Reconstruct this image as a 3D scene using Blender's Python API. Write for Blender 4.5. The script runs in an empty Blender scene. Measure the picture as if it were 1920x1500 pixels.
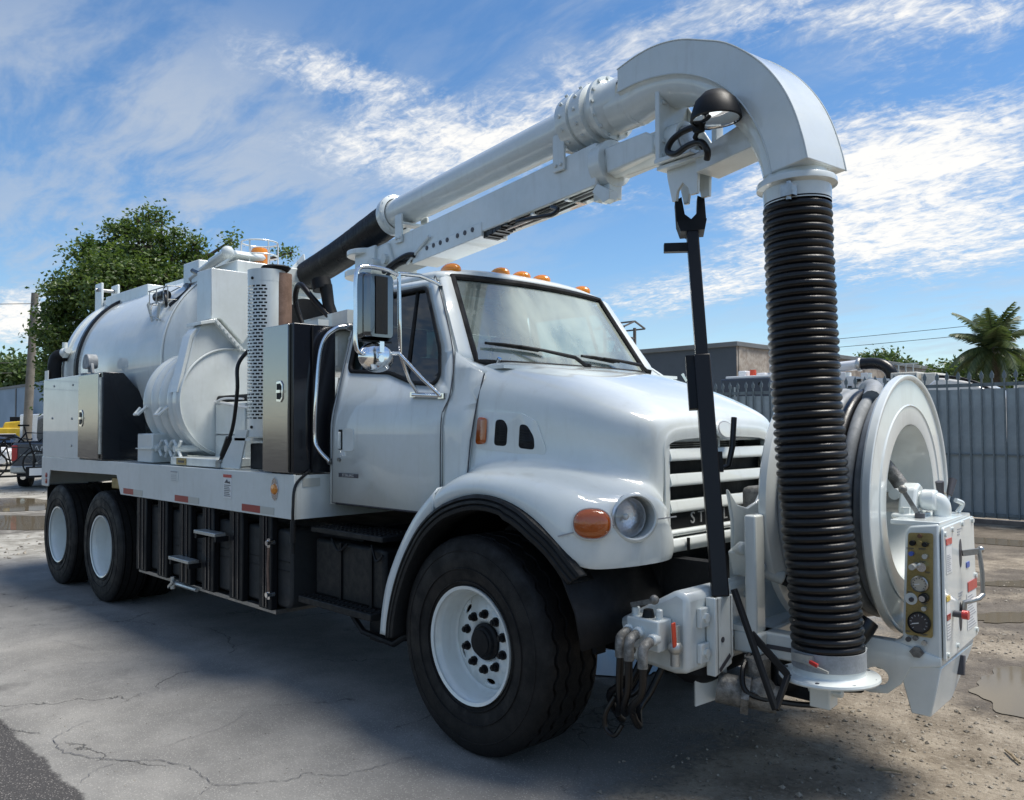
import bpy, bmesh, math, random
from mathutils import Vector, Matrix
PI = math.pi
R = math.radians
random.seed(7)
scn = bpy.context.scene
COL = scn.collection
# ------------------------------------------------------------------ camera
cam_d = bpy.data.cameras.new('camera')
cam = bpy.data.objects.new('camera', cam_d)
COL.objects.link(cam)
scn.camera = cam
cam_d.sensor_fit = 'HORIZONTAL'
cam_d.sensor_width = 36.0
cam_d.lens = 1564.66 / 1920 * 36.0
cam_d.clip_end = 3000
YAW, PIT, ROLL = R(135) + 0.0090, 0.0327, -0.0045
dv = Vector((math.cos(YAW) * math.cos(PIT), math.sin(YAW) * math.cos(PIT), math.sin(PIT)))
rv = dv.cross(Vector((0, 0, 1))).normalized()
uv = rv.cross(dv)
r2 = rv * math.cos(ROLL) + uv * math.sin(ROLL)
u2 = -rv * math.sin(ROLL) + uv * math.cos(ROLL)
cm = Matrix((r2, u2, -dv)).transposed().to_4x4()
cm.translation = Vector((3.2414, -4.0594, 1.6701))
cam.matrix_world = cm
# ------------------------------------------------------------------ light, sky, exposure
SUN_EL, SUN_AZ = R(66), R(42)          # azimuth measured from +Y towards +X
sd = Vector((math.sin(SUN_AZ) * math.cos(SUN_EL), math.cos(SUN_AZ) * math.cos(SUN_EL), math.sin(SUN_EL)))
sun_d = bpy.data.lights.new('sun', 'SUN')
sun_d.energy = 4.4
sun_d.angle = R(24)
sun_d.color = (1.0, 0.95, 0.87)
sun = bpy.data.objects.new('sun', sun_d)
COL.objects.link(sun)
sun.rotation_euler = sd.to_track_quat('Z', 'Y').to_euler()
sun.location = (0, 0, 30)
scn.view_settings.view_transform = 'Standard'
scn.view_settings.look = 'None'
scn.view_settings.exposure = 0.35
scn.view_settings.gamma = 1.0
scn.view_settings.use_curve_mapping = False
scn.cycles.max_bounces = 6
scn.cycles.diffuse_bounces = 3
scn.cycles.glossy_bounces = 4
scn.cycles.transparent_max_bounces = 8
scn.cycles.caustics_reflective = False
scn.cycles.caustics_refractive = False

class NT:
    """small node-tree helper"""
    def __init__(s, tree):
        s.t = tree; s.n = tree.nodes; s.l = tree.links
    def new(s, kind, **kw):
        n = s.n.new(kind)
        for k, v in kw.items():
            setattr(n, k, v)
        return n
    def put(s, sock, v):
        if hasattr(v, 'is_linked') or hasattr(v, 'links'):
            s.l.new(v, sock)
        else:
            sock.default_value = v
    def math(s, op, a, b=0.0, c=None, clamp=False):
        n = s.new('ShaderNodeMath', operation=op, use_clamp=clamp)
        s.put(n.inputs[0], a); s.put(n.inputs[1], b)
        if c is not None: s.put(n.inputs[2], c)
        return n.outputs[0]
    def vmath(s, op, a, b=None):
        n = s.new('ShaderNodeVectorMath', operation=op)
        s.put(n.inputs[0], a)
        if b is not None: s.put(n.inputs[1], b)
        return n
    def noise(s, vec, scale, detail=4, rough=.55, dist=0.0, dims='3D'):
        n = s.new('ShaderNodeTexNoise', noise_dimensions=dims)
        if vec is not None: s.l.new(vec, n.inputs['Vector'])
        n.inputs['Scale'].default_value = scale
        n.inputs['Detail'].default_value = detail
        n.inputs['Roughness'].default_value = rough
        n.inputs['Distortion'].default_value = dist
        return n
    def step(s, v, a, b, lo=0.0, hi=1.0):
        n = s.new('ShaderNodeMapRange', interpolation_type='SMOOTHSTEP')
        s.put(n.inputs['Value'], v)
        s.put(n.inputs['From Min'], a); s.put(n.inputs['From Max'], b)
        s.put(n.inputs['To Min'], lo); s.put(n.inputs['To Max'], hi)
        return n.outputs['Result']
    def mix(s, fac, a, b):
        n = s.new('ShaderNodeMix', data_type='RGBA')
        s.put(n.inputs['Factor'], fac); s.put(n.inputs['A'], a) if False else None
        ia, ib = [i for i in n.inputs if i.type == 'RGBA']
        s.put(ia, a); s.put(ib, b)
        return [o for o in n.outputs if o.type == 'RGBA'][0]
    def xyz(s, vec):
        n = s.new('ShaderNodeSeparateXYZ'); s.l.new(vec, n.inputs[0]); return n.outputs
    def comb(s, x, y, z):
        n = s.new('ShaderNodeCombineXYZ')
        s.put(n.inputs[0], x); s.put(n.inputs[1], y); s.put(n.inputs[2], z)
        return n.outputs[0]

def c4(*c):
    c = c[0] if len(c) == 1 else c
    return (c[0], c[1], c[2], 1.0)

world = bpy.data.worlds.new('World')
scn.world = world
world.use_nodes = True
world.cycles.sampling_method = 'MANUAL'
world.cycles.sample_map_resolution = 512
W = NT(world.node_tree)
W.n.clear()
sky = W.new('ShaderNodeTexSky', sky_type='NISHITA')
sky.sun_disc = False
sky.sun_elevation = SUN_EL
sky.sun_rotation = SUN_AZ
sky.altitude = 0
sky.air_density = 1.0
sky.dust_density = 0.3
sky.ozone_density = 3.0
tc = W.new('ShaderNodeTexCoord')
d = tc.outputs['Generated']
dx, dy, dz = W.xyz(d)
# cloud layer: view direction carried to a flat layer overhead
den = W.math('ADD', W.math('MAXIMUM', dz, 0.0), 0.16)
px = W.math('DIVIDE', dx, den)
py = W.math('DIVIDE', dy, den)
flat = W.comb(px, py, 0.0)
# azimuth (degrees, 0 = -X, 90 = +Y) and elevation (degrees) for the cloud banks
az = W.math('MULTIPLY', W.math('ARCTAN2', dy, W.math('MULTIPLY', dx, -1.0)), 180 / PI)
el = W.math('MULTIPLY', W.math('ARCSINE', dz), 180 / PI)
def bank(a0, e0, ra, re, tilt=0.0):
    da = W.math('SUBTRACT', az, a0); de = W.math('SUBTRACT', el, e0)
    de = W.math('SUBTRACT', de, W.math('MULTIPLY', da, tilt))
    q = W.math('ADD', W.math('POWER', W.math('ABSOLUTE', W.math('DIVIDE', da, ra)), 2.0),
               W.math('POWER', W.math('ABSOLUTE', W.math('DIVIDE', de, re)), 2.0))
    return W.math('EXPONENT', W.math('MULTIPLY', q, -1.0))
def wsum(lst):
    o = lst[0]
    for x in lst[1:]: o = W.math('ADD', o, x)
    return o
def stretch(ax, sx, sy):
    m = W.new('ShaderNodeMapping'); m.inputs['Rotation'].default_value = (0, 0, R(ax))
    m.inputs['Scale'].default_value = (sx, sy, 1)
    W.l.new(flat, m.inputs['Vector']); return m.outputs[0]
warp = W.noise(flat, 1.6, 2, .5)
wv = W.vmath('ADD', stretch(35, 1.0, 2.6), W.vmath('SCALE', warp.outputs['Color']).outputs[0])
wv.inputs[1].default_value = (0, 0, 0)
sc_ = W.vmath('SCALE', warp.outputs['Color']); sc_.inputs['Scale'].default_value = 0.55
W.l.new(sc_.outputs[0], wv.inputs[1])
n_big = W.noise(wv.outputs[0], 1.5, 6, .62).outputs['Fac']
n_puff = W.noise(flat, 8.0, 6, .72, .5).outputs['Fac']
n_fine = W.noise(stretch(20, 1.0, 1.9), 24.0, 2, .6, .8).outputs['Fac']
veil = wsum([W.math('MULTIPLY', bank(20, 20, 20, 6, -.08), 1.0), W.math('MULTIPLY', bank(22, 11, 20, 4.5, .05), .95),
             W.math('MULTIPLY', bank(57, 27, 13, 4.5), .8), W.math('MULTIPLY', bank(72, 6, 14, 4), .6)])
puff = wsum([W.math('MULTIPLY', bank(39, 18.6, 9, 2.6), .72), W.math('MULTIPLY', bank(50, 22, 7, 3.5), .42), W.math('MULTIPLY', bank(32, 23, 7, 1.6, -.1), .6),
             W.math('MULTIPLY', bank(71, 16.5, 9, 3.2), .9), W.math('MULTIPLY', bank(71, 11, 9, 2.6), .75), W.math('MULTIPLY', bank(62, 14, 6, 4.0), .34),
             W.math('MULTIPLY', bank(56, 9.0, 7, 1.5, .16), .75), W.math('MULTIPLY', bank(14, 6.5, 3.2, 1.8), .95),
             W.math('MULTIPLY', bank(50, 15.5, 5, 1.4), .5), W.math('MULTIPLY', bank(60, 26, 9, 2.5), .45), W.math('MULTIPLY', bank(73, 24, 8, 3.0), .5)])
# beyond the frame the same broken cover goes on
out = W.step(W.math('ABSOLUTE', W.math('SUBTRACT', az, 45.0)), 36.0, 60.0)
veil = W.math('ADD', veil, W.math('MULTIPLY', out, .35))
puff = W.math('ADD', puff, W.math('MULTIPLY', out, .35))
a_veil = W.math('MULTIPLY', veil, W.math('ADD', W.step(n_big, .40, .60, .04, .95), W.math('MULTIPLY', W.math('SUBTRACT', n_puff, .5), .45)))
tex = W.math('ADD', W.math('MULTIPLY', n_big, .36), W.math('ADD', W.math('MULTIPLY', n_puff, .50), W.math('MULTIPLY', n_fine, .24)))
a_puff = W.step(W.math('ADD', tex, W.math('MULTIPLY', puff, .34)), .60, .88)
a_puff = W.math('MULTIPLY', a_puff, W.step(puff, .05, .5))
cover = W.math('SUBTRACT', 1.0, W.math('MULTIPLY', W.math('SUBTRACT', 1.0, W.math('MAXIMUM', W.math('MINIMUM', W.math('MULTIPLY', a_veil, .80), .80), 0.0)),
                                      W.math('SUBTRACT', 1.0, W.math('MULTIPLY', a_puff, .96))), clamp=True)
horizon = W.step(dz, .0, .10, .55, 0.0)
cover = W.math('MAXIMUM', cover, W.math('MULTIPLY', horizon, .8))
cover = W.math('MULTIPLY', cover, W.step(dz, -.02, .01))
hsv = W.new('ShaderNodeHueSaturation'); hsv.inputs['Saturation'].default_value = 1.2; hsv.inputs['Value'].default_value = 1.0
W.l.new(sky.outputs[0], hsv.inputs['Color'])
bg_sky = W.new('ShaderNodeBackground'); W.l.new(hsv.outputs[0], bg_sky.inputs['Color']); bg_sky.inputs['Strength'].default_value = 0.118
bright = W.math('ADD', .56, W.math('MULTIPLY', a_puff, .26))
cl_col = W.mix(a_puff, c4(.74, .84, .98), c4(1.0, .985, .95))
bg_cl = W.new('ShaderNodeBackground'); W.l.new(cl_col, bg_cl.inputs['Color']); W.l.new(bright, bg_cl.inputs['Strength'])
mixs = W.new('ShaderNodeMixShader')
W.l.new(cover, mixs.inputs[0]); W.l.new(bg_sky.outputs[0], mixs.inputs[1]); W.l.new(bg_cl.outputs[0], mixs.inputs[2])
wo = W.new('ShaderNodeOutputWorld'); W.l.new(mixs.outputs[0], wo.inputs['Surface'])
# ------------------------------------------------------------------ materials
MATS = {}
def mat(name, col, rough=.5, metal=0.0, coat=0.0, spec=.5, bump=0.0, bscale=60, var=0.0, vscale=4.0, emit=None, trans=0.0, aniso=0.0):
    m = bpy.data.materials.new(name); m.use_nodes = True
    t = NT(m.node_tree); b = t.n['Principled BSDF']
    b.inputs['Base Color'].default_value = c4(col)
    b.inputs['Roughness'].default_value = rough
    b.inputs['Metallic'].default_value = metal
    b.inputs['Coat Weight'].default_value = coat
    b.inputs['Coat Roughness'].default_value = .025
    b.inputs['Specular IOR Level'].default_value = spec
    b.inputs['Transmission Weight'].default_value = trans
    tcn = t.new('ShaderNodeTexCoord'); ov = tcn.outputs['Object']
    if var > 0:
        n1 = t.noise(ov, vscale, 6, .6).outputs['Fac']
        n2 = t.noise(ov, vscale * 9, 4, .6).outputs['Fac']
        f = t.step(t.math('ADD', t.math('MULTIPLY', n1, .7), t.math('MULTIPLY', n2, .3)), .35, .68)
        k = 1 - var
        t.l.new(t.mix(f, c4(col[0] * k, col[1] * k, col[2] * k * .97), c4(col)), b.inputs['Base Color'])
        t.l.new(t.step(n1, .3, .7, rough * 1.35 if rough < .7 else rough, rough * .8), b.inputs['Roughness'])
    if name in ('paint', 'gloss_white', 'paint_frame'):
        # rain streaks and dust
        mp = t.new('ShaderNodeMapping'); mp.inputs['Scale'].default_value = (9, 9, .9); t.l.new(ov, mp.inputs[0])
        st = t.noise(mp.outputs[0], 1.6, 5, .65).outputs['Fac']
        src = b.inputs['Base Color'].links[0].from_socket
        t.l.new(t.mix(t.math('MULTIPLY', t.step(st, .52, .74), .22), src, c4(.40, .385, .345)), b.inputs['Base Color'])
        t.l.new(t.step(st, .45, .8, .02, .16), b.inputs['Coat Roughness'])
    if bump > 0:
        nb = t.noise(ov, bscale, 3, .6).outputs['Fac']
        bn = t.new('ShaderNodeBump'); bn.inputs['Strength'].default_value = bump; bn.inputs['Distance'].default_value = .01
        t.l.new(nb, bn.inputs['Height']); t.l.new(bn.outputs[0], b.inputs['Normal'])
    if emit:
        b.inputs['Emission Color'].default_value = c4(emit); b.inputs['Emission Strength'].default_value = 1
    MATS[name] = m
    return m
mat('paint', (.665, .705, .70), .42, 0, 1.0, .4, .012, 7, .10, 2.2)
mat('paint_frame', (.62, .66, .655), .45, 0, .5, .4, .05, 40, .16, 5)
mat('gloss_white', (.675, .715, .71), .40, 0, 1.0, .4, .008, 5, .06, 3)
mat('black', (.007, .008, .010), .5, 0, 0, .25, .05, 30, .3, 6)
mat('pole_black', (.008, .008, .010), .42, 0, 0, .35, .05, 30)
mat('black_gloss', (.007, .008, .012), .22, 0, .4, .5)
mat('under', (.008, .009, .011), .7, 0, 0, .3, .2, 30, .4, 9)
mat('plastic', (.010, .011, .012), .5, 0, 0, .3, .15, 160, .2, 20)
mat('tank_plastic', (.032, .034, .036), .5, 0, 0, .3, .1, 60, .3, 6)
mat('rubber', (.011, .0105, .0105), .6, 0, 0, .3, .25, 140, .5, 9)
mat('hose_black', (.006, .006, .007), .33, 0, 0, .42, .12, 90, .45, 8)
mat('hose_grey', (.30, .32, .34), .55, 0, 0, .4, .1, 60, .3, 14)
mat('chrome', (.80, .81, .83), .10, 1.0, 0, .5, .03, 30, .08, 8)
mat('lamp_chrome', (.80, .82, .84), .30, .75, .6, .5, .5, 70)
mat('steel', (.42, .42, .42), .35, 1.0, 0, .5, .1, 40, .3, 10)
mat('mirror_back', (.20, .21, .22), .14, 1.0)
mat('galv', (.55, .56, .55), .4, .8, 0, .5, .1, 60, .25, 12)
mat('brown_pipe', (.27, .17, .125), .65, .2, 0, .4, .2, 60, .35, 12)
mat('amber', (.68, .22, .008), .12, 0, .8, .5, .25, 55)
mat('amber_dark', (.36, .075, .006), .10, 0, .9, .5, .3, 45)
mat('red', (.48, .035, .03), .3, 0, .3, .5, .1, 300)
mat('red_dull', (.30, .035, .028), .35, 0, .2)
mat('silver_tape', (.44, .45, .41), .35, 0, .3, .5, .1, 300)
mat('label', (.68, .69, .68), .4)
mat('ink', (.05, .05, .06), .5)
mat('ink_grey', (.30, .31, .33), .5)
mat('brass', (.36, .28, .115), .34, .55, 0, .5, .08, 50, .35, 16)
mat('dial', (.48, .44, .36), .3, 0, .6)
mat('dial_dark', (.035, .035, .04), .2, 0, .8)
mat('brown_knob', (.10, .045, .025), .3, 0, .5)
mat('blue', (.05, .10, .40), .4)
mat('yellow', (.62, .42, .02), .4, 0, .2, .5, .1, 20, .3, 4)
mat('orange_red', (.62, .07, .03), .4)
mat('grease', (.26, .255, .24), .55, .3, 0, .5, .5, 60, .6, 25)
mat('rad', (.030, .027, .024), .5, .5, 0, .5, .2, 90, .4, 12)
mat('seat', (.12, .115, .105), .85, 0, 0, .2, .2, 120, .2, 9)
mat('trim', (.60, .59, .54), .8, 0, 0, .3, .1, 60, .15, 5)
mat('letter', (.62, .63, .63), .25, .5)
mat('fence', (.29, .355, .40), .38, .1, .15, .5, .08, 10, .22, 1.6)
mat('fence_dark', (.15, .19, .215), .45, .2, 0, .5, .08, 30, .3, 3)
mat('wall_grey', (.085, .10, .118), .85, 0, 0, .3, .1, 8, .1, .6)
mat('wall_cap', (.17, .18, .185), .8, 0, 0, .3, .1, 8, .15, 1)
mat('wall_blue', (.235, .32, .42), .85, 0, 0, .3, .1, 8, .12, .5)
mat('wood', (.24, .215, .18), .85, 0, 0, .3, .5, 25, .3, 4)
mat('bark', (.13, .105, .08), .9, 0, 0, .2, .8, 18, .4, 5)
mat('wire', (.02, .02, .02), .6)
mat('rust', (.20, .17, .15), .7, .3, 0, .4, .2, 20, .4, 3)
mat('navy', (.022, .032, .055), .4, 0, .2)
mat('grey_car', (.085, .095, .11), .25, .3, .7, .5, .02, 8, .08, 2)
mat('white_car', (.70, .70, .70), .25, 0, .6)
mat('cream', (.60, .58, .52), .5, 0, .1, .5, .1, 10, .15, 3)
mat('twig', (.33, .26, .17), .85, 0, 0, .2, .3, 40, .4, 20)
def m_glass(name, tint, refl_rough=.0, base=.02, haze=0.0, hz=(.6, .6, .55)):
    m = bpy.data.materials.new(name); m.use_nodes = True
    t = NT(m.node_tree); t.n.clear()
    tr = t.new('ShaderNodeBsdfTransparent'); tr.inputs[0].default_value = c4(tint)
    gl = t.new('ShaderNodeBsdfGlossy'); gl.inputs['Roughness'].default_value = refl_rough; gl.inputs['Color'].default_value = (1, 1, 1, 1)
    fr = t.new('ShaderNodeFresnel'); fr.inputs['IOR'].default_value = 1.5
    f = t.math('ADD', fr.outputs[0], base, clamp=True)
    mx = t.new('ShaderNodeMixShader'); t.l.new(f, mx.inputs[0]); t.l.new(tr.outputs[0], mx.inputs[1]); t.l.new(gl.outputs[0], mx.inputs[2])
    last = mx.outputs[0]
    if haze > 0:  # pale film over the glass: dust, with sun glare put into its colour
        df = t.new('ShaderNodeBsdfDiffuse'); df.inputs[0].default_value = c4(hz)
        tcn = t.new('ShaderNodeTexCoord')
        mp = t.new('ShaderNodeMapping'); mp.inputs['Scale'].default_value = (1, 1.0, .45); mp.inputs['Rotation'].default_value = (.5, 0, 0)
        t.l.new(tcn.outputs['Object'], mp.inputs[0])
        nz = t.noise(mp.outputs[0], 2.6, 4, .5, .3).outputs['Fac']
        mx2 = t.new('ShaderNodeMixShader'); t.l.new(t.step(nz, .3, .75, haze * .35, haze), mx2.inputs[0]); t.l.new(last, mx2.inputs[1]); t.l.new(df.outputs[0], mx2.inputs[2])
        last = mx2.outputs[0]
    o = t.new('ShaderNodeOutputMaterial'); t.l.new(last, o.inputs[0])
    MATS[name] = m
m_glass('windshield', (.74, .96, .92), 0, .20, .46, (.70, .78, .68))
m_glass('side_glass', (.16, .24, .23), 0, .02)
m_glass('lens', (.95, .96, .97), .02, .03)
def m_stainless():
    m = mat('stainless', (.34, .335, .325), .16, 1.0)
    t = NT(m.node_tree); b = t.n['Principled BSDF']
    tcn = t.new('ShaderNodeTexCoord')
    mp = t.new('ShaderNodeMapping'); mp.inputs['Scale'].default_value = (2, 2, 30)
    t.l.new(tcn.outputs['Object'], mp.inputs[0])
    nz = t.noise(mp.outputs[0], 3, 3, .6).outputs['Fac']
    t.l.new(t.step(nz, .3, .7, .13, .17), b.inputs['Roughness'])
m_stainless()
def m_brickish():
    m = mat('old_wall', (.36, .30, .25), .9)
    t = NT(m.node_tree); b = t.n['Principled BSDF']; tcn = t.new('ShaderNodeTexCoord'); o = tcn.outputs['Object']
    n1 = t.noise(o, .8, 8, .7).outputs['Fac']; n2 = t.noise(o, 3.5, 6, .7).outputs['Fac']
    ca = t.mix(t.step(n1, .38, .6), c4(.20, .165, .14), c4(.44, .39, .33))
    t.l.new(t.mix(t.step(n2, .45, .62), ca, c4(.30, .25, .205)), b.inputs['Base Color'])
m_brickish()
def m_leaf(name, a, b_, tr=.25):
    m = bpy.data.materials.new(name); m.use_nodes = True
    t = NT(m.node_tree); b = t.n['Principled BSDF']
    g = t.new('ShaderNodeNewGeometry')
    t.l.new(t.mix(g.outputs['Random Per Island'], c4(a), c4(b_)), b.inputs['Base Color'])
    b.inputs['Roughness'].default_value = .45
    tl = t.new('ShaderNodeBsdfTranslucent'); t.l.new(t.mix(g.outputs['Random Per Island'], c4(a[0] * 1.6, a[1] * 1.7, a[2]), c4(b_[0] * 1.6, b_[1] * 1.6, b_[2])), tl.inputs[0])
    mx = t.new('ShaderNodeMixShader'); mx.inputs[0].default_value = tr
    t.l.new(b.outputs[0], mx.inputs[1]); t.l.new(tl.outputs[0], mx.inputs[2])
    t.l.new(mx.outputs[0], t.n['Material Output'].inputs[0])
    MATS[name] = m
m_leaf('leaf', (.036, .075, .017), (.14, .20, .05), .32)
m_leaf('leaf_dark', (.04, .075, .022), (.11, .16, .05), .3)
m_leaf('palm_leaf', (.045, .075, .03), (.12, .15, .065), .3)
def m_stones():
    m = bpy.data.materials.new('stones'); m.use_nodes = True
    t = NT(m.node_tree); b = t.n['Principled BSDF']; g = t.new('ShaderNodeNewGeometry')
    t.l.new(t.mix(g.outputs['Random Per Island'], c4(.09, .08, .065), c4(.36, .32, .26)), b.inputs['Base Color'])
    b.inputs['Roughness'].default_value = .85
    MATS['stones'] = m
m_stones()
def m_water():
    m = bpy.data.materials.new('water'); m.use_nodes = True
    t = NT(m.node_tree); b = t.n['Principled BSDF']
    b.inputs['Base Color'].default_value = c4(.13, .107, .073); b.inputs['Roughness'].default_value = .06
    b.inputs['IOR'].default_value = 1.2
    MATS['water'] = m
m_water()
def m_ground():
    m = bpy.data.materials.new('ground'); m.use_nodes = True
    t = NT(m.node_tree); b = t.n['Principled BSDF']
    g = t.new('ShaderNodeNewGeometry'); p = g.outputs['Position']; x, y, z = t.xyz(p)
    big = t.noise(p, .55, 6, .6).outputs['Fac']; mid = t.noise(p, 2.6, 7, .65).outputs['Fac']
    fine = t.noise(p, 95, 4, .7).outputs['Fac']; grit = t.noise(p, 330, 2, .6).outputs['Fac']
    chunk = t.noise(p, 26, 6, .75).outputs['Fac']
    # asphalt
    sp = t.new('ShaderNodeTexVoronoi'); sp.inputs['Scale'].default_value = 110; t.l.new(p, sp.inputs['Vector'])
    speck = t.math('MULTIPLY', t.step(sp.outputs['Distance'], .42, .25), t.step(t.xyz(sp.outputs['Color'])[0], .5, .75))
    asp = t.mix(t.step(mid, .3, .72), c4(.185, .181, .171), c4(.262, .255, .238))
    asp = t.mix(t.math('MULTIPLY', t.step(big, .42, .64), .55), asp, c4(.145, .139, .129))
    asp = t.mix(t.math('MULTIPLY', t.step(fine, .45, .75), .35), asp, c4(.085, .086, .085))
    asp = t.mix(t.math('MULTIPLY', speck, .75), asp, c4(.38, .37, .34))
    stain = t.noise(p, .9, 5, .6).outputs['Fac']
    asp = t.mix(t.math('MULTIPLY', t.step(stain, .58, .70), .6), asp, c4(.062, .060, .057))
    # hairline cracks
    wp = t.noise(p, 2.2, 5, .6).outputs['Color']; wsc = t.vmath('SCALE', wp); wsc.inputs['Scale'].default_value = .55
    pv = t.vmath('ADD', p, wsc.outputs[0]).outputs[0]
    vo = t.new('ShaderNodeTexVoronoi', feature='DISTANCE_TO_EDGE'); vo.inputs['Scale'].default_value = .72; t.l.new(pv, vo.inputs['Vector'])
    crk = t.math('MULTIPLY', t.step(vo.outputs['Distance'], .0055, .0015), t.step(t.noise(p, 1.1, 3).outputs['Fac'], .48, .56))
    asp = t.mix(t.math('MULTIPLY', crk, .55), asp, c4(.018, .018, .018))
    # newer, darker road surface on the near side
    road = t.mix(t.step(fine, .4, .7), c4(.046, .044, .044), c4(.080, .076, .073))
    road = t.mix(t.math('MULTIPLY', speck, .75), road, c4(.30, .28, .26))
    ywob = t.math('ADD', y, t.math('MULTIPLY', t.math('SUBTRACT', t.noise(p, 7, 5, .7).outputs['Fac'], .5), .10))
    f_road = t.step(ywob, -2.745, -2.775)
    # dirt
    dirt = t.mix(t.step(mid, .34, .66), c4(.22, .18, .13), c4(.40, .34, .26))
    dirt = t.mix(t.math('MULTIPLY', t.step(chunk, .52, .68), .8), dirt, c4(.46, .41, .33))
    dirt = t.mix(t.math('MULTIPLY', t.step(chunk, .46, .36), .7), dirt, c4(.105, .085, .062))
    dirt = t.mix(t.math('MULTIPLY', t.step(big, .52, .66), .6), dirt, c4(.13, .108, .082))
    pale = t.mix(t.step(mid, .36, .62), c4(.24, .225, .19), c4(.47, .45, .40))
    pale = t.mix(t.math('MULTIPLY', t.step(chunk, .5, .66), .35), pale, c4(.20, .175, .14))
    # where asphalt gives way to dirt: ahead of the truck and far behind it
    xw = t.math('ADD', x, t.math('ADD', t.math('MULTIPLY', t.math('SUBTRACT', mid, .5), .9), t.math('MULTIPLY', t.math('SUBTRACT', chunk, .5), .55)))
    xw = t.math('ADD', xw, t.math('MULTIPLY', t.math('ADD', y, 1.0), .13))
    f_d = t.step(xw, .72, 1.10)
    f_p = t.step(t.math('ADD', x, t.math('MULTIPLY', t.math('SUBTRACT', big, .5), 4.0)), -8.2, -10.2)
    f_p2 = t.step(t.math('ADD', y, t.math('MULTIPLY', t.math('SUBTRACT', big, .5), 2.0)), 3.2, 5.0)
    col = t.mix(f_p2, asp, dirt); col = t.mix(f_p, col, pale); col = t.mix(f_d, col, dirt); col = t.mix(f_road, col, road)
    # damp margins round the puddles
    damp = None
    for (ux, uy, ur) in ((1.75, 2.1, .95), (-.6, 9.3, 2.2), (-.45, .7, .9), (-14.0, .1, 2.6), (1.0, 6.2, 1.2), (1.1, 4.2, 1.0)):
        dd = t.math('ADD', t.math('POWER', t.math('SUBTRACT', x, ux), 2.0), t.math('POWER', t.math('SUBTRACT', y, uy), 2.0))
        dq = t.math('DIVIDE', t.math('SQRT', dd), ur)
        damp = dq if damp is None else t.math('MINIMUM', damp, dq)
    f_damp = t.step(t.math('ADD', damp, t.math('MULTIPLY', t.math('SUBTRACT', mid, .5), 1.3)), 1.05, .55)
    f_damp = t.math('MULTIPLY', f_damp, .62)
    col = t.mix(f_damp, col, c4(.075, .060, .045))
    t.l.new(col, b.inputs['Base Color'])
    wet = t.math('MAXIMUM', t.math('MULTIPLY', t.step(big, .52, .66), t.math('MULTIPLY', f_d, .5)), f_damp)
    t.l.new(t.step(wet, 0, 1, .9, .42), b.inputs['Roughness'])
    b.inputs['Specular IOR Level'].default_value = .3
    f_rough = t.math('MAXIMUM', f_d, t.math('MAXIMUM', f_p, f_p2))
    hgt = t.math('ADD', t.math('MULTIPLY', fine, .25), t.math('MULTIPLY', t.math('MULTIPLY', chunk, f_rough), 2.6))
    hgt = t.math('SUBTRACT', t.math('ADD', hgt, t.math('MULTIPLY', grit, .10)), t.math('MULTIPLY', crk, .8))
    bn = t.new('ShaderNodeBump'); bn.inputs['Strength'].default_value = .75; bn.inputs['Distance'].default_value = .022
    t.l.new(hgt, bn.inputs['Height']); t.l.new(bn.outputs[0], b.inputs['Normal'])
    MATS['ground'] = m
m_ground()
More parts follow.
